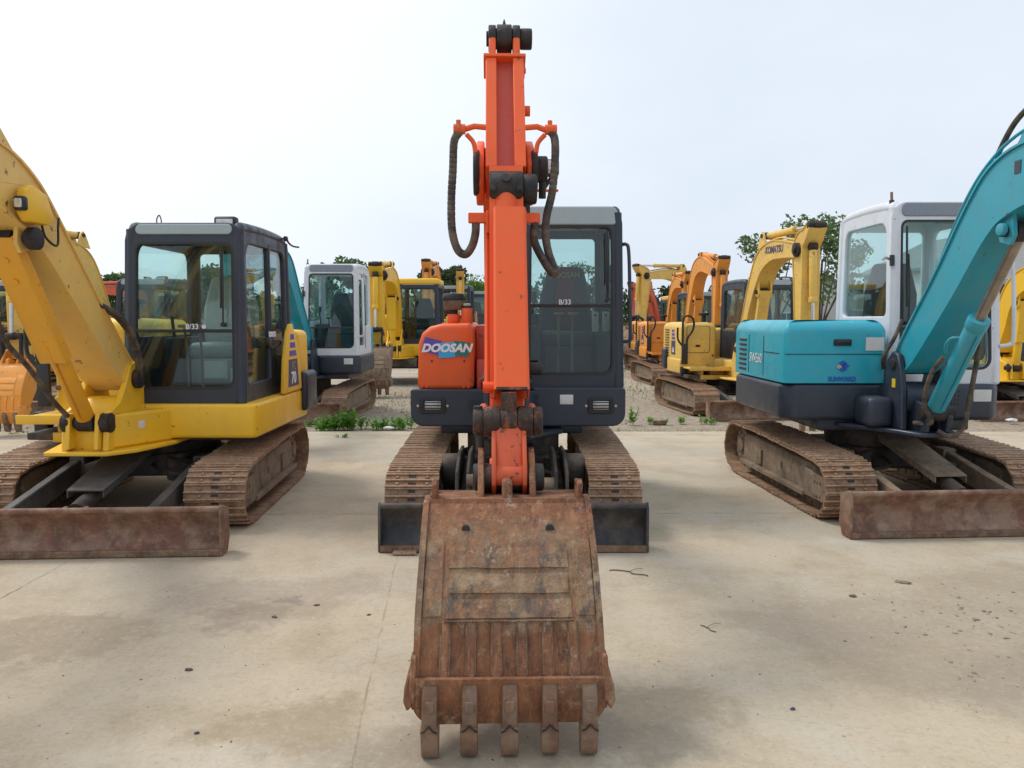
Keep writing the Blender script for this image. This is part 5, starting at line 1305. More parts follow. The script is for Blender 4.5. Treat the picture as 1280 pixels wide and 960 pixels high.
def slab_material():
    m, nt, bs = new_mat('dusty_concrete'); co = obj_coord(nt, True)
    sep = N(nt, 'ShaderNodeSeparateXYZ'); nt.links.new(co, sep.inputs[0])
    wn = N(nt, 'ShaderNodeTexNoise', Scale=1.3, Detail=6, Roughness=.65); nt.links.new(co, wn.inputs['Vector'])
    ws = N(nt, 'ShaderNodeSeparateColor'); nt.links.new(wn.outputs['Color'], ws.inputs[0])
    px = fmath(nt, 'ADD', sep.outputs[0], fmath(nt, 'MULTIPLY', fmath(nt, 'SUBTRACT', ws.outputs[0], .5), .9))
    py = fmath(nt, 'ADD', sep.outputs[1], fmath(nt, 'MULTIPLY', fmath(nt, 'SUBTRACT', ws.outputs[1], .5), .9))
    w2 = N(nt, 'ShaderNodeTexNoise', Scale=9, Detail=8, Roughness=.8); nt.links.new(co, w2.inputs['Vector'])
    s2 = N(nt, 'ShaderNodeSeparateColor'); nt.links.new(w2.outputs['Color'], s2.inputs[0])
    px = fmath(nt, 'ADD', px, fmath(nt, 'MULTIPLY', fmath(nt, 'SUBTRACT', s2.outputs[0], .5), .55)); py = fmath(nt, 'ADD', py, fmath(nt, 'MULTIPLY', fmath(nt, 'SUBTRACT', s2.outputs[1], .5), .45))
    base = mixc(nt, noise_fac(nt, co, .55, 6, .6, .35, .65), (.51, .42, .30), (.47, .41, .32))
    base = mixc(nt, noise_fac(nt, co, 1.7, 8, .68, .46, .66, seed=3), base, (.40, .325, .225))
    base = mixc(nt, fmath(nt, 'MULTIPLY', noise_fac(nt, co, 1.1, 9, .7, .50, .72, stretch=(.8, 1.3, 1), seed=8), .45, True), base, (.53, .50, .44))
    base = mixc(nt, fmath(nt, 'MULTIPLY', noise_fac(nt, co, 9, 9, .75, .52, .72, seed=12), .30, True), base, (.30, .25, .19))
    base = mixc(nt, fmath(nt, 'MULTIPLY', noise_fac(nt, co, 5, 10, .8, .60, .66, stretch=(.5, 1.5, 1), seed=17), .35, True), base, (.58, .55, .50))
    base = mixc(nt, fmath(nt, 'MULTIPLY', noise_fac(nt, co, 55, 3, .6, .66, .72, seed=22), .55, True), base, (.20, .165, .13))
    pn = noise_fac(nt, co, 6, 9, .75, .35, .65, seed=44)
    for (cx, cy, rx, ry, soft, rot, amt, col) in (
        (-2.45, 3.75, .62, .28, .5, .1, .62, (.31, .25, .18)), (-3.1, 3.35, .9, .45, .6, .1, .4, (.31, .25, .185)),
        (-1.35, 4.35, .75, .35, .6, .25, .5, (.33, .265, .20)), (-1.5, 4.05, .25, .2, .8, 0, .4, (.24, .19, .15)),
        (-.85, 3.0, .32, .24, .7, .3, .62, (.33, .26, .17)), (.62, 3.05, .36, .22, .7, .2, .55, (.35, .28, .19)), (-.05, 2.75, .85, .20, .7, 0, .45, (.22, .18, .14)),
        (2.3, 3.7, 1.15, .75, .6, -.3, .60, (.34, .275, .20)), (2.55, 3.1, .8, .5, .6, -.2, .55, (.31, .26, .20)), (3.3, 4.4, 1.0, .5, .6, 0, .5, (.32, .26, .19)),
        (1.6, 3.9, .6, .25, .7, -.2, .35, (.34, .28, .22)), (-1.3, 4.3, .11, .06, .4, 0, .5, (.22, .18, .15)), (.1, 6.9, .9, .8, .6, 0, .4, (.27, .22, .17)), (-3.1, 7.0, .8, 1.0, .6, 0, .4, (.27, .22, .17)), (3.4, 7.2, .8, 1.0, .6, 0, .4, (.27, .22, .17)),
        (0, 9.2, 5, .6, .9, .02, .3, (.33, .30, .25))):
        e = ellipse_mask(nt, px, py, cx, cy, rx, ry, soft, rot)
        base = mixc(nt, fmath(nt, 'MULTIPLY', fmath(nt, 'MULTIPLY', e, fmath(nt, 'ADD', fmath(nt, 'MULTIPLY', pn, .45), .68)), min(1, amt * 1.25), True), base, col)
    base = mixc(nt, fmath(nt, 'MULTIPLY', noise_fac(nt, co, 38, 8, .85, .50, .68, seed=91), .5, True), base, (.27, .215, .15))
    base = mixc(nt, fmath(nt, 'MULTIPLY', noise_fac(nt, co, 24, 9, .85, .52, .66, seed=95), .40, True), base, (.60, .54, .44))
    # slab joints and a few wandering cracks
    jn = N(nt, 'ShaderNodeTexNoise', Scale=6, Detail=5, Roughness=.7); nt.links.new(co, jn.inputs['Vector'])
    jw = fmath(nt, 'MULTIPLY', fmath(nt, 'SUBTRACT', jn.outputs[0], .5), .035)
    jmask = None
    def line(coord, at, slope, other, width, amt):
        d = fmath(nt, 'ADD', fmath(nt, 'ABSOLUTE', fmath(nt, 'ADD', fmath(nt, 'SUBTRACT', coord, at), fmath(nt, 'ADD', fmath(nt, 'MULTIPLY', other, -slope), jw))), 0)
        q = N(nt, 'ShaderNodeMapRange'); nt.links.new(d, q.inputs[0]); q.inputs[1].default_value = width; q.inputs[2].default_value = width * .25; q.inputs[3].default_value = 0; q.inputs[4].default_value = amt
        return q.outputs[0]
    lines = [line(sep.outputs[0], -.36, -.082, sep.outputs[1], .008, .35), line(sep.outputs[0], -2.90, -.01, sep.outputs[1], .012, .6), line(sep.outputs[1], 6.25, .01, sep.outputs[0], .014, .6),
             line(sep.outputs[0], 4.6, -.04, sep.outputs[1], .012, .6), line(sep.outputs[1], 10.62, .0, sep.outputs[0], .03, .7), line(sep.outputs[1], 3.2, -.22, sep.outputs[0], .003, .2)]
    for l in lines: jmask = l if jmask is None else fmath(nt, 'MAXIMUM', jmask, l)
    jb = fmath(nt, 'MULTIPLY', jmask, noise_fac(nt, co, 5, 6, .7, .38, .58, seed=33))
    base = mixc(nt, jb, base, (.12, .095, .07))
    nt.links.new(base, bs.inputs['Base Color']); bs.inputs['Roughness'].default_value = .9; bs.inputs['Specular IOR Level'].default_value = .25
    h = fmath(nt, 'SUBTRACT', fmath(nt, 'ADD', noise_fac(nt, co, 22, 10, .75, .2, .8), fmath(nt, 'MULTIPLY', noise_fac(nt, co, 4, 8, .7, .2, .8, seed=2), 2.0)), fmath(nt, 'MULTIPLY', jb, 3))
    add_bump(nt, bs, h, .30, .008)
    return m

def dirt_material():
    m, nt, bs = new_mat('dry_dirt'); co = obj_coord(nt, True)
    sep = N(nt, 'ShaderNodeSeparateXYZ'); nt.links.new(co, sep.inputs[0])
    wob = fmath(nt, 'MULTIPLY', noise_fac(nt, co, .25, 6, .6, 0, 1), 5)
    yy = fmath(nt, 'ADD', sep.outputs[1], fmath(nt, 'SUBTRACT', wob, 2.5))
    base = mixc(nt, noise_fac(nt, co, .9, 8, .65, .35, .65), (.36, .285, .205), (.30, .25, .195))
    base = mixc(nt, noise_fac(nt, co, 7, 9, .75, .46, .62, seed=3), base, (.42, .36, .29))
    base = mixc(nt, fmath(nt, 'MULTIPLY', noise_fac(nt, co, 14, 9, .8, .52, .62, seed=9), .7, True), base, (.16, .13, .10))
    # worn concrete lane beyond the rubble
    a = N(nt, 'ShaderNodeMapRange', interpolation_type='SMOOTHSTEP'); nt.links.new(yy, a.inputs[0]); a.inputs[1].default_value = 17; a.inputs[2].default_value = 19.5
    b = N(nt, 'ShaderNodeMapRange', interpolation_type='SMOOTHSTEP'); nt.links.new(yy, b.inputs[0]); b.inputs[1].default_value = 34; b.inputs[2].default_value = 29
    lane = fmath(nt, 'MULTIPLY', a.outputs[0], b.outputs[0])
    lc = mixc(nt, noise_fac(nt, co, .5, 9, .7, .4, .6, stretch=(.35, 1.6, 1), seed=5), (.46, .41, .34), (.35, .28, .21))
    base = mixc(nt, lane, base, lc)
    g = N(nt, 'ShaderNodeMapRange', interpolation_type='SMOOTHSTEP'); nt.links.new(yy, g.inputs[0]); g.inputs[1].default_value = 44; g.inputs[2].default_value = 52
    base = mixc(nt, g.outputs[0], base, (.10, .14, .05))
    nt.links.new(base, bs.inputs['Base Color']); bs.inputs['Roughness'].default_value = .95; bs.inputs['Specular IOR Level'].default_value = .15
    add_bump(nt, bs, noise_fac(nt, co, 9, 10, .8, .2, .8), .6, .03)
    return m

SLAB_Y = 10.95
b = MB()
nx, ny = 60, 24
bm = b.bm
vs_ = [[None] * (nx + 1) for _ in range(ny + 1)]
for j in range(ny + 1):
    for i in range(nx + 1):
        x = -30 + 60 * i / nx; y = -8 + (SLAB_Y + 8) * j / ny
        if j == ny: y += .05 * noise.noise(Vector((x * .9, 3, 1))) + .05 * noise.noise(Vector((x * 4, 5, 1)))
        z = .012 * noise.noise(Vector((x * .35, y * .35, 0))) * (1 if j < ny - 1 else .4) * (0 if abs(y - 6) < 3.2 else 1)
        vs_[j][i] = bm.verts.new((x, y, z))
for j in range(ny):
    for i in range(nx): bm.faces.new((vs_[j][i], vs_[j][i + 1], vs_[j + 1][i + 1], vs_[j + 1][i]))
edge = [bm.verts.new((v.co.x, v.co.y + .015, -.14)) for v in vs_[ny]]
for i in range(nx): bm.faces.new((vs_[ny][i], vs_[ny][i + 1], edge[i + 1], edge[i]))
M['slab'] = slab_material(); M['dirt'] = dirt_material()
tag(b.build('concrete_yard', 'slab'), kind='structure')
b = MB()
xs = [-900, -300, -120] + [-60 + 2 * i for i in range(61)] + [120, 300, 900]
ys = [-60, -10, 8, 10.7] + [10.85 + .8 * i for i in range(50)] + [55, 65, 80, 110, 200, 500, 1500]
G = {}
for j, y in enumerate(ys):
    for i, x in enumerate(xs):
        z = -.06
        if 10.9 < y < 55: z += .035 * noise.noise(Vector((x * .5, y * .5, 2))) + .02 * noise.noise(Vector((x * 1.7, y * 1.7, 7)))
        if y <= 10.8: z = -.2
        G[i, j] = b.bm.verts.new((x, y, z))
for j in range(len(ys) - 1):
    for i in range(len(xs) - 1): b.bm.faces.new((G[i, j], G[i + 1, j], G[i + 1, j + 1], G[i, j + 1]))
tag(b.build('dirt_ground', 'dirt'), kind='structure')
def gz(x, y):
    return 0 if y < SLAB_Y else -.06 + (.035 * noise.noise(Vector((x * .5, y * .5, 2))) + .02 * noise.noise(Vector((x * 1.7, y * 1.7, 7))))

# loose grit, gravel and rubble
M['stone'] = plain('stone_chips', (.33, .28, .22), .9, 0, .6)
M['grit'] = plain('dark_grit', (.13, .105, .085), .9, 0, .5)
def rocks(name, n, fn, smin, smax, mat, seedv, flat=.6):
    rd = random.Random(seedv); bm = bmesh.new()
    base = bmesh.new(); bmesh.ops.create_icosphere(base, subdivisions=1, radius=1)
    bv = [v.co.copy() for v in base.verts]; bf = [[v.index for v in f.verts] for f in base.faces]; base.free()
    for _ in range(n):
        x, y = fn(rd); s = smin * (smax / smin) ** (rd.random() ** 2.2)
        q = Matrix.Rotation(rd.uniform(0, 6.28), 3, 'Z') @ Matrix.Diagonal((1, rd.uniform(.5, .9), rd.uniform(.35, .8) * flat))
        z = gz(x, y)
        vv = [bm.verts.new(Vector((x, y, z + s * .1)) + q @ (v * s * rd.uniform(.75, 1.2))) for v in bv]
        for f in bf: bm.faces.new([vv[i] for i in f])
    me = bpy.data.meshes.new(name); bm.to_mesh(me); bm.free(); me.materials.append(M[mat])
    o = bpy.data.objects.new(name, me); COL.objects.link(o); return o
def near(rd):
    y = 2.3 + 8.5 * rd.random() ** 1.1
    return rd.uniform(-.8, .8) * y, y
o = rocks('grit', 900, near, .0018, .007, 'grit', 3); tag(o, 'dark grit scattered over the concrete yard', 'grit', kind='stuff')
def patch(rd):
    return rd.gauss(2.55, .42), rd.gauss(3.75, .40)
o = rocks('crushed_stone', 420, patch, .003, .016, 'stone', 5); tag(o, 'crushed concrete crumbs on the worn patch at the right', 'rubble', kind='stuff')
def far(rd):
    y = 11.2 + 7.2 * rd.random() ** 1.3
    return rd.uniform(-.72, .72) * y, y
o = rocks('gravel', 4200, far, .008, .040, 'stone', 8); tag(o, 'pale gravel and rubble on the dirt strip behind the kerb', 'gravel', kind='stuff')

# ------------------------------------------------------------------ small things on the yard
def at_px(px, py): return ground_pt(px, py)
def branchy(name, p, q, r, label, cat, mat, bends=.02):
    rd = random.Random(int(p[0]))
    a = at_px(*p); c = at_px(*q)
    pts = [a.lerp(c, k / 5) + Vector((rd.uniform(-bends, bends), rd.uniform(-bends, bends), r + .002)) for k in range(6)]
    o = empty(name, (a.x, a.y, 0)) if False else None
    h = MB(); h.tube(pts, r, 6); m = pts[2]; h.tube([m, m + Vector((.04, .03, .006)), m + Vector((.09, .05, .004))], r * .5, 5)
    o = h.build(name, mat); tag(o, label, cat); return o
M['wood'] = plain('weathered_wood', (.17, .125, .09), .9, 0, .5)
M['board'] = rusty('painted_board', (.38, .17, .09), (.42, .30, .2), (.5, .4, .32), .8, 20, .2)
branchy('twig', (765, 713), (814, 722), .0035, 'thin dark twig lying on the concrete right of the big rusty bucket', 'twig', 'wood')
branchy('twig', (877, 783), (893, 790), .0025, 'short brown twig on bare concrete below and right of the long twig', 'twig', 'wood', .008)
def chunk(px, py, s, label, mat, name='stone', cat='stone', seedv=1, long=1.0):
    rd = random.Random(seedv); p = at_px(px, py)
    bm = bmesh.new(); bmesh.ops.create_icosphere(bm, subdivisions=2, radius=1)
    rot = Matrix.Rotation(rd.uniform(-.5, .5), 3, 'Z')
    for v in bm.verts:
        k = 1 + .35 * noise.noise(v.co * 1.6 + Vector((seedv, 0, 0)))
        v.co = Vector((p.x, p.y, s * .3)) + rot @ Vector((v.co.x * s * long * k, v.co.y * s * .7 * k, v.co.z * s * .5 * k))
    me = bpy.data.meshes.new(name); bm.to_mesh(me); bm.free(); me.materials.append(M[mat])
    o = bpy.data.objects.new(name, me); COL.objects.link(o); tag(o, label, cat); return o
chunk(461, 769, .011, 'small brown stone beside the slab joint left of the bucket', 'rust_lip', seedv=2)
chunk(343, 772, .011, 'elongated brown clod on the darker patch between left blade and bucket', 'wood', 'clod', 'clod', 3, 1.8)
chunk(396, 757, .013, 'dark brown clod nearest the slab joint above the stained patch', 'wood', 'clod', 'clod', 5, 1.3)
chunk(991, 887, .012, 'blue-grey pebble alone on the concrete at lower right', 'text_dark', 'pebble', 'pebble', 6)
chunk(1066, 746, .020, 'grey stone on the concrete below the right rusty blade', 'stone', seedv=7)
chunk(236, 838, .014, 'small dark stone in the middle of the left foreground', 'grit', seedv=9, long=1.4)
chunk(246, 917, .011, 'bluish pebble in the lower left foreground', 'text_dark', 'pebble', 'pebble', 12)
chunk(1129, 729, .022, 'flat tan clod of dried mud in front of the right blade', 'dirt', 'clod', 'clod', 14, 2.2)
p = at_px(506, 693); h = MB(); h.box(p.x - .08, p.x + .08, p.y - .03, p.y + .03, .006, .022, .004); h.box(p.x - .09, p.x + .085, p.y - .036, p.y - .028, .008, .016, .002)
tag(h.build('board', 'board'), 'short scrap of orange and white board in front of the black dozer blade', 'board')
M['litter'] = plain('white_plastic', (.75, .76, .78), .4)
def litter(px, py, s, label, zz=0.0, tint='litter'):
    p = ground_pt(px, py, zz); bm = bmesh.new(); bmesh.ops.create_icosphere(bm, subdivisions=2, radius=1)
    for v in bm.verts:
        k = 1 + .6 * noise.noise(v.co * 2.3 + Vector((px, 0, 0)))
        v.co = Vector((p.x, p.y, zz + s * .25)) + Vector((v.co.x * s * 1.6 * k, v.co.y * s * k, v.co.z * s * .45 * k))
    me = bpy.data.meshes.new('plastic_litter'); bm.to_mesh(me); bm.free(); me.materials.append(M[tint]); o = bpy.data.objects.new('plastic_litter', me); COL.objects.link(o)
    tag(o, label, 'litter')
litter(1265, 526, .06, 'crumpled white plastic sheet on the yard behind the teal excavator')
litter(486, 536, .05, 'pale crumpled plastic beside the low green bush at the kerb')

# ------------------------------------------------------------------ foliage
def leaf_mat(name, a, b, c=None):
    m, nt, bs = new_mat(name)
    g = N(nt, 'ShaderNodeNewGeometry'); col = mixc(nt, g.outputs['Random Per Island'], a, b)
    co = obj_coord(nt); col = mixc(nt, noise_fac(nt, co, .9, 3, .5, .4, .6), col, c or a)
    nt.links.new(col, bs.inputs['Base Color']); bs.inputs['Roughness'].default_value = .55
    bs.inputs['Specular IOR Level'].default_value = .3
    tr = N(nt, 'ShaderNodeBsdfTranslucent'); nt.links.new(col, tr.inputs[0])
    mx = N(nt, 'ShaderNodeMixShader'); mx.inputs[0].default_value = .3
    nt.links.new(bs.outputs[0], mx.inputs[1]); nt.links.new(tr.outputs[0], mx.inputs[2]); nt.links.new(mx.outputs[0], nt.nodes['Material Output'].inputs['Surface'])
    return m
M['leaf'] = leaf_mat('tree_leaves', (.06, .12, .035), (.13, .20, .07), (.09, .15, .05))
M['leaf_mid'] = leaf_mat('mid_leaves', (.09, .15, .05), (.17, .25, .10), (.12, .19, .07))
M['leaf_dark'] = leaf_mat('dark_leaves', (.045, .08, .03), (.09, .14, .055), (.06, .10, .04))
M['leaf_light'] = leaf_mat('fresh_leaves', (.10, .19, .035), (.20, .33, .06), (.12, .24, .04))
M['leaf_weed'] = leaf_mat('weed_leaves', (.11, .27, .03), (.22, .44, .07), (.14, .33, .04))
M['bark'] = plain('bark', (.12, .10, .08), .9, 0, .4)
M['bare'] = plain('bare_twigs', (.30, .27, .26), .9, 0, .3)

def leaves(bm, rd, c, rad, n, size, sq=1.0):
    for _ in range(n):
        d = Vector((rd.gauss(0, 1), rd.gauss(0, 1), rd.gauss(0, 1))); d.normalize()
        p = c + Vector((d.x, d.y, d.z * sq)) * rad * (rd.random() ** .45)
        u = Vector((rd.gauss(0, 1), rd.gauss(0, 1), rd.gauss(0, 1))).normalized(); v = u.cross(Vector((rd.gauss(0, 1), rd.gauss(0, 1), rd.gauss(0, 1)))).normalized()
        s = size * rd.uniform(.6, 1.3)
        bm.faces.new([bm.verts.new(p + u * s), bm.verts.new(p + v * s * .55), bm.verts.new(p - u * s), bm.verts.new(p - v * s * .55)])

def tree(label, x, y, h, cr, mat='leaf', nclump=26, per=170, size=.13, trunk_h=.35, seedv=1, group=None, airy=.34, name='broadleaf_tree', z0=-.06, sq=.8):
    rd = random.Random(seedv); root = empty(name, (x, y, z0)); tag(root, label, 'tree', group)
    t = MB(); t.tube([(0, 0, 0), (rd.uniform(-.1, .1), 0, h * trunk_h * .5), (rd.uniform(-.2, .2), 0, h * trunk_h), (0, 0, h * .75)], .035 * h * .6, 8, rfn=lambda u: 1 - .7 * u)
    bm = bmesh.new()
    for k in range(nclump):
        a = rd.uniform(0, 6.28); el = rd.uniform(-.5, 1.0)
        rr = cr * rd.uniform(.35, 1.0) * math.cos(el * 1.1)
        c = Vector((rr * math.cos(a), rr * math.sin(a), h - cr * sq + cr * sq * math.sin(el * 1.4) * rd.uniform(.6, 1)))
        leaves(bm, rd, c, cr * airy * rd.uniform(.6, 1.2), per, size, .75)
        if k % 3 == 0:
            t.tube([(0, 0, h * trunk_h * rd.uniform(.7, 1.2)), (c.x * .5, c.y * .5, (h * trunk_h + c.z) / 2), (c.x, c.y, c.z)], .012 * h * .6, 5, rfn=lambda u: 1 - .75 * u)
    t.build('trunk', 'bark', root)
    me = bpy.data.meshes.new('crown'); bm.to_mesh(me); bm.free(); me.materials.append(M[mat]); o = bpy.data.objects.new('crown', me); COL.objects.link(o); o.parent = root
    return root

def bare_tree(label, x, y, h, seedv=1):
    rd = random.Random(seedv); root = empty('bare_tree', (x, y, -.06)); tag(root, label, 'tree')
    t = MB(); tw = MB()
    def grow(p, d, L, r, lv, mb):
        q = p + d * L; mid = p + d * L * .5 + Vector((rd.uniform(-1, 1), rd.uniform(-1, 1), 0)) * L * .06
        mb.tube([p, mid, q], r, 4 if lv > 1 else 6, smooth=False, rfn=lambda u: 1 - .4 * u)
        if lv >= 4: return
        for _ in range(4 if lv < 3 else 5):
            nd = (d + Vector((rd.gauss(0, .55), rd.gauss(0, .55), rd.gauss(.05, .3)))).normalized()
            grow(p + d * L * rd.uniform(.55, 1), nd, L * rd.uniform(.55, .75), max(r * .55, .014), lv + 1, tw)
    grow(Vector((0, 0, 0)), Vector((0, 0, 1)), h * .38, .11, 0, t)
    t.build('trunk', 'bark', root); tw.build('branches', 'bare', root)

def woodland(name, label, x0, x1, y, hmin, hmax, n, seedv, mat='leaf', size=.22, per=110):
    rd = random.Random(seedv); bm = bmesh.new()
    for k in range(n):
        x = x0 + (x1 - x0) * (k + rd.random()) / n; yy = y + rd.uniform(-3, 5); h = rd.uniform(hmin, hmax) * (1 + .25 * noise.noise(Vector((x * .12, 0, seedv))))
        for j in range(5):
            c = Vector((x + rd.uniform(-1.2, 1.2), yy + rd.uniform(-1, 1), h * (.15 + .19 * j)))
            leaves(bm, rd, c, rd.uniform(1.0, 1.5) * (1.15 if j < 4 else .8), per, size, .8)
    me = bpy.data.meshes.new(name); bm.to_mesh(me); bm.free(); me.materials.append(M[mat]); o = bpy.data.objects.new(name, me); COL.objects.link(o)
    tag(o, label, 'woodland', kind='stuff')

woodland('hedge_wood', 'lighter green scrub in front of the far wood', -40, 45, 64, 2.0, 3.2, 60, 13, 'leaf', .2, 60)
woodland('far_wood', 'dark green wood along the far edge of the yard', -62, 75, 72, 3.8, 5.6, 110, 3, 'leaf_dark', .26, 75)
tree('round green tree rising above the white cab', -8.6, 39, 4.55, 1.7, 'leaf', 30, 170, .12, seedv=4)
tree('dark bushy tree behind the orange arm tops left of the middle machine', -3.3, 36, 4.1, 1.2, 'leaf_dark', 24, 160, .11, seedv=6, airy=.38)
tree('light green tree just left of the orange boom in the distance', -2.0, 52, 4.1, 2.4, 'leaf_light', 30, 170, .13, seedv=7, sq=.6, trunk_h=.2)
tree('low green tree seen beyond the orange hood', -3.6, 58, 3.6, 2.3, 'leaf', 26, 150, .14, seedv=17, sq=.6, trunk_h=.2)
bare_tree('leafless pale tree between the yellow boom and orange arms', -5.2, 42, 4.1, 5)
tree('large airy leafy tree behind the far yellow boom and teal hood', 8.6, 21.5, 4.45, 1.75, 'leaf_mid', 34, 85, .075, seedv=9, airy=.26, trunk_h=.3)
tree('sparse tree with a branch reaching left over the yellow boom', 6.95, 20.5, 4.05, 1.0, 'leaf_mid', 16, 45, .06, seedv=19, airy=.30, trunk_h=.3, sq=.5)
tree('thin young tree seen through the middle cab window', 2.3, 27, 3.6, .95, 'leaf', 22, 60, .065, seedv=11, airy=.30, trunk_h=.3)
tree('dark tree at the far left behind the yellow machines', -21, 40, 4.1, 2.0, 'leaf', 28, 150, .13, seedv=12)
tree('dark round tree left of the grey-framed cab', -15.6, 41, 4.3, 1.8, 'leaf_dark', 28, 150, .13, seedv=14)

def weed(label, px, py, h, n, seedv, spread=.10, upright=True, z0=None):
    rd = random.Random(seedv); p = ground_pt(px, py, -.06 if z0 is None else z0)
    root = empty('weed_plant', (p.x, p.y, p.z)); tag(root, label, 'weed', 'green weeds growing along the kerb')
    st = MB(); bm = bmesh.new()
    for k in range(n):
        a = rd.uniform(0, 6.28); r = spread * rd.random() ** .6; hh = h * rd.uniform(.55, 1.0)
        b0 = Vector((r * math.cos(a), r * math.sin(a) * .6, 0)); lean = Vector((rd.gauss(0, .12) + math.cos(a) * .15, rd.gauss(0, .12), 1)).normalized()
        top = b0 + lean * hh; st.tube([b0, b0.lerp(top, .5), top], .004, 4, smooth=False)
        m = int(hh / .011)
        for i in range(m):
            t = .12 + .88 * i / m; c = b0.lerp(top, t); az = rd.uniform(0, 6.28); ll = (.085 if upright else .075) * (1.15 - .6 * t) * rd.uniform(.7, 1.2)
            d = Vector((math.cos(az), math.sin(az), rd.uniform(.2, .9))).normalized(); s = d.cross(Vector((0, 0, 1))).normalized() * ll * .3
            bm.faces.new([bm.verts.new(c), bm.verts.new(c + d * ll * .5 + s), bm.verts.new(c + d * ll), bm.verts.new(c + d * ll * .5 - s)])
    st.build('stem', 'leaf_weed', root)
    me = bpy.data.meshes.new('foliage'); bm.to_mesh(me); bm.free(); me.materials.append(M['leaf_weed']); o = bpy.data.objects.new('foliage', me); COL.objects.link(o); o.parent = root
weed('leafy weed clump at the left end of the kerb row, by the yellow machine', 405, 539, .20, 16, 1, .2)
weed('bushy weed clump below the dozer blade end of the white cab machine', 426, 538, .30, 22, 2, .2)
weed('tall twin-stemmed weed in front of the far rusty track', 436, 537, .34, 9, 3, .1)
weed('single slender weed between the clumps at the left kerb', 451, 536, .22, 4, 4, .07)
weed('wide low bush of weeds at the kerb left of the orange machine', 484, 537, .20, 30, 5, .26, False)
weed('thin upright weed at the left edge of the orange machine', 513, 535, .26, 3, 6, .04)
weed('tall single weed just right of the black headlamp panel', 789, 531, .30, 4, 7, .05)
weed('small weed second from the right machine panel', 811, 530, .17, 3, 8, .05)
weed('short weed next to the brick piece on the kerb', 832, 531, .12, 3, 9, .05)
weed('weed sprout in front of the far rusty track on the right', 853, 530, .15, 3, 10, .05)
weed('weed sprout left of the far rusty blade', 880, 530, .14, 4, 11, .05)
weed('weed sprout at the foot of the far rusty blade', 893, 531, .10, 3, 12, .06)
weed('green tuft at the far left kerb under the yellow step', 25, 547, .09, 8, 13, .2, False)
weed('tiny weed on the slab edge below the bushes', 428, 547, .05, 5, 14, .06, False, 0)
weed('green tuft right of the yellow cab corner', 385, 533, .10, 4, 15, .08, False)
p = ground_pt(824, 530, -.05); h = MB(); h.box(p.x - .1, p.x + .1, p.y - .05, p.y + .05, -.06, .01, .012); tag(h.build('brick', 'rust_lip'), 'broken red brick lying among the weeds on the kerb', 'brick')
def grass(name, label, fn, n, hmin, hmax, mat, seedv, wdt=.006):
    rd = random.Random(seedv); bm = bmesh.new()
    for _ in range(n):
        x, y = fn(rd); z = gz(x, y); h = rd.uniform(hmin, hmax); a = rd.uniform(0, 6.28); d = Vector((math.cos(a), math.sin(a), 0)); l = Vector((rd.gauss(0, .25), rd.gauss(0, .25), 1)) * h
        bm.faces.new([bm.verts.new(Vector((x, y, z)) - d * wdt), bm.verts.new(Vector((x, y, z)) + d * wdt), bm.verts.new(Vector((x, y, z)) + l)])
    me = bpy.data.meshes.new(name); bm.to_mesh(me); bm.free(); me.materials.append(M[mat]); o = bpy.data.objects.new(name, me); COL.objects.link(o); tag(o, label, 'grass', kind='stuff')
def gk(rd):
    c = rd.choice((-5.2, -2.2, -1.3, -.6, 1.9, 2.5, 3.2, 5.0)); return c + rd.gauss(0, .45), 11.1 + abs(rd.gauss(0, .2))
grass('kerb_grass', 'thin grass along the back edge of the concrete slab', gk, 1500, .02, .07, 'leaf_light', 4, .004)
def gf(rd): return rd.uniform(-25, 35), 36 + 18 * rd.random()
grass('far_grass', 'green grass in front of the far wood', gf, 16000, .15, .55, 'leaf_light', 5, .03)
def gm(rd):
    c = rd.choice(((-2.3, 16), (3.0, 18.5), (2.6, 24), (3.4, 30), (-2, 26), (4.2, 15.8))); return c[0] + rd.gauss(0, .9), c[1] + rd.gauss(0, 1.3)
grass('patchy_grass', 'patches of grass on the dirt between the rows', gm, 2600, .02, .09, 'leaf_light', 6, .008)

# ------------------------------------------------------------------ buildings beyond the yard
M['wall_white'] = plain('rendered_wall', (.62, .62, .60), .9, 0, .12)
M['roof_grey'] = plain('roof_tiles', (.20, .20, .21), .8, 0, .3)
M['win'] = plain('window_glass', (.05, .07, .09), .15)
def house(label, x, y, w_, d_, h, rh, wins, name='house', rz=0):
    root = empty(name, (x, y, -.06), rz); tag(root, label, 'building')
    b = MB(); b.box(-w_ / 2, w_ / 2, 0, d_, 0, h); b.prism([(-w_ / 2, h), (w_ / 2, h), (0, h + rh)], 0.002, d_ - .002, axis='y'); b.build('wall', 'wall_white', root)
    r = MB()
    for s in (-1, 1):
        r.prism([(0, h + rh), (0, h + rh + .16), (s * (w_ / 2 + .4), h - .25 * rh / (w_ / 2) + .10), (s * (w_ / 2 + .4), h - .25 * rh / (w_ / 2) - .06)], -.35, d_ + .35, axis='y')
    r.build('roof', 'roof_grey', root)
    for (wx, wz, ww, wh) in wins:
        f = MB(); f.plate(rrect(wx - ww / 2 - .07, wz - wh / 2 - .07, wx + ww / 2 + .07, wz + wh / 2 + .07, 0), [rrect(wx - ww / 2, wz - wh / 2, wx + ww / 2, wz + wh / 2, 0)], .08, 'xz', -.045, .004)
        fo = f.build('window', 'text_white', root); g = MB(); g.box(wx - ww / 2, wx + ww / 2, -.03, -.015, wz - wh / 2, wz + wh / 2); g.box(wx - .03, wx + .03, -.05, -.03, wz - wh / 2, wz + wh / 2, mat='text_white'); g.build('pane', 'win', fo)
house('white gabled house beyond the teal machine at the right edge', 27.2, 42, 8, 9, 4.6, 2.0, [(-2.2, 3.2, 1.2, 1.3), (1.5, 3.2, 1.2, 1.3)])
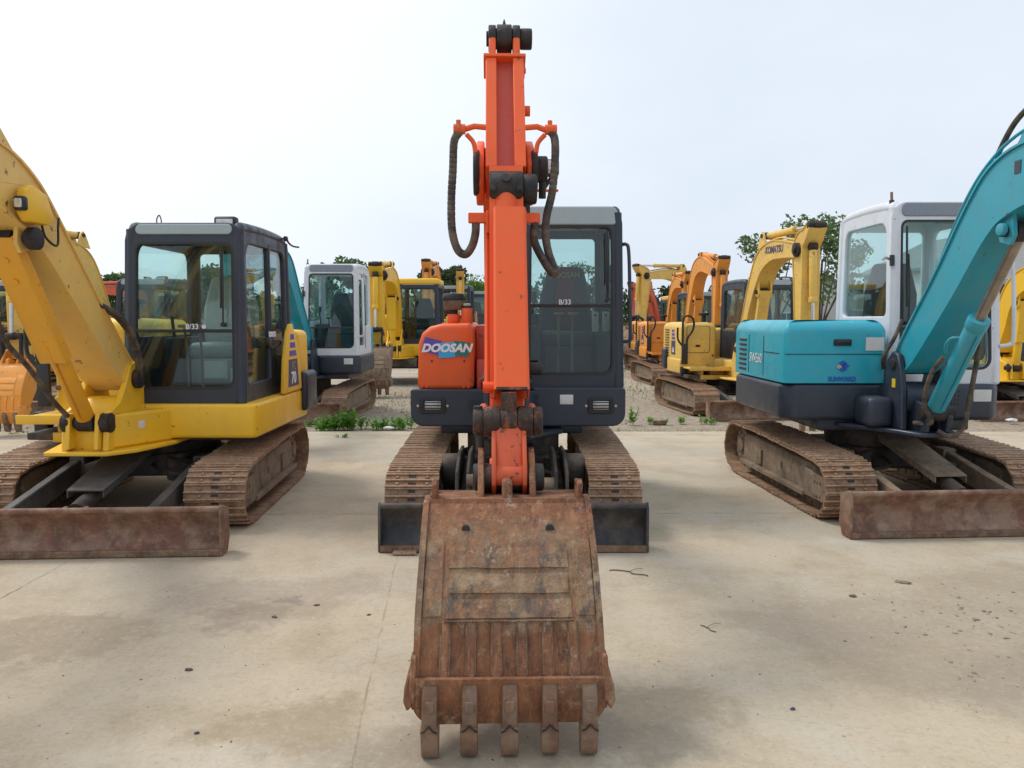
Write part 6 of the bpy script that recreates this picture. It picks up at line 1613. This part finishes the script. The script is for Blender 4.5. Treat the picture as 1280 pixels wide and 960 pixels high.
house('low pale shed with grey roof behind the far right yellow boom', 20.5, 52, 9, 8, 3.0, 1.6, [(-2, 1.6, 1.2, 1), (2, 1.6, 1.2, 1)], 'shed')
# ------------------------------------------------------------------ the machines
machine_d('orange mini excavator facing the camera with its rusty bucket on the ground in the middle', (.01, 6.8, 0))
machine_k('yellow excavator with dark grey cab and rusty dozer blade, front row on the left', (-3.1, 6.85, 0), hero=True)
machine_s('teal excavator with white cab and rusty dozer blade, front row on the right', (3.36, 7.15, 0), hero=True)

Z = -.06
KP = dict(boom=[(-.84, 1.14, .10), (-1.1, 1.62, .125), (-1.38, 2.15, .15), (-1.72, 2.58, .18), (-2.2, 2.74, .16), (-2.7, 2.72, .13), (-3.2, 2.66, .10)], boom_ram=((-1.24, .845), (-1.62, 2.12)),
          arm=((-3.52, 2.98), (-3.2, 2.70), (-3.30, 1.10)), arm_ram=((-1.75, 3.02), None), brot=.15)
machine_s('white cab excavator with teal hood behind the yellow machine, second row', (-3.30, 13.6, Z), lod=1, ucrot=R(-2), ucoff=(-.35, .1, 0), group='excavators in the back rows')
machine_k('pale yellow excavator with dark cab beside the teal hood, second row right', (4.10, 14.4, Z), rz=R(3), mat='yellow_pale', lod=1, pose=KP, ucrot=R(4), text=('KOMATSU', (-2.35, 2.745), .15, 'text_dark', R(-2), 'L'), group='excavators in the back rows')
KB = dict(boom=[(-.84, 1.14, .11), (-.98, 1.5, .14), (-1.1, 1.95, .17), (-1.4, 2.28, .19), (-1.95, 2.42, .17), (-2.6, 2.40, .13), (-3.1, 2.36, .11)], boom_ram=((-1.24, .845), (-1.34, 1.95)),
          arm=((-3.35, 2.56), (-3.1, 2.36), (-3.25, 1.0)), arm_ram=((-1.7, 2.68), None), brot=.1)
machine_k('yellow wheeled excavator with yellow cab roof behind the orange hood', (-2.95, 20.6, Z), sc=1.12, roofm='yellow', mat='yellow', lod=1, pose=KB, wheels=True, text=None, group='excavators in the back rows', name='wheeled_excavator')
machine_k('deep yellow excavator with its boom raised behind the pale yellow one', (4.55, 20.6, Z), rz=R(2), mat='yellow_orange', lod=1, pose=dict(KP, boom=[(-.84, 1.14, .11), (-.98, 1.5, .14), (-1.25, 2.2, .17), (-1.6, 2.80, .20), (-2.15, 2.98, .18), (-2.8, 2.86, .14), (-3.3, 2.72, .11)], arm=((-3.6, 3.02), (-3.3, 2.72), (-3.3, 1.2)), arm_ram=((-1.95, 3.22), None)), group='excavators in the back rows')
machine_k('orange-yellow excavator with pale yellow cab roof in the third row right', (5.0, 25.2, Z), mat='yellow_orange', roofm='yellow_pale', lod=2, pose=dict(KP, bucket=True), group='excavators in the back rows')
machine_k('pale yellow excavator swung sideways with its arm folded, far right row', (8.6, 31.5, Z), rz=R(-62), sc=1.25, mat='yellow_pale', lod=2, pose=KP, group='excavators in the back rows')
machine_k('orange-red large excavator farthest away at the right tree line', (9.3, 46.5, Z), rz=R(-38), sc=1.25, mat='orange_red', lod=2, pose=KP, group='excavators in the back rows')
machine_k('yellow excavator at the right edge behind the teal machine', (8.55, 14.3, Z), rz=R(2), mat='yellow', lod=1, pose=KB, group='excavators in the back rows')
machine_k('yellow excavator with grey cab behind the left boom, second row', (-7.0, 14.3, Z), mat='yellow_pale', lod=1, pose=dict(KP, bmat='yellow_orange'), group='excavators in the back rows')
machine_k('deep yellow excavator at the far left edge, second row', (-10.0, 14.8, Z), mat='yellow_orange', lod=1, group='excavators in the back rows', pose=dict(bmat='yellow_orange', brot=-.2))
machine_k('yellow excavator with yellow cab roof at far left, third row', (-13.6, 21, Z), roofm='yellow', framem='cabframe', mat='yellow', lod=2, pose=KB, group='excavators in the back rows')
machine_k('red-orange excavator behind the yellow ones at far left', (-18.5, 27, Z), rz=R(30), sc=1.1, mat='orange_red', lod=2, pose=KB, group='excavators in the back rows')
machine_k('yellow excavator with deep orange boom top, far row left of centre', (-2.95, 33.5, Z), sc=1.3, rz=R(-3), mat='yellow_orange', lod=2, pose=KP, group='excavators in the back rows')
machine_k('pale yellow excavator in the far row behind the orange breather', (-2.35, 36.5, Z), sc=1.25, rz=R(3), mat='yellow_pale', lod=2, pose=KP, group='excavators in the back rows')
machine_k('yellow excavator seen through the middle cab window', (1.55, 26.5, Z), rz=R(0), mat='yellow_pale', lod=2, pose=KP, group='excavators in the back rows')
machine_k('red excavator seen through the left cab window', (-12.6, 28.5, Z), rz=R(-20), sc=1.1, mat='orange_red', lod=2, pose=KB, group='excavators in the back rows')
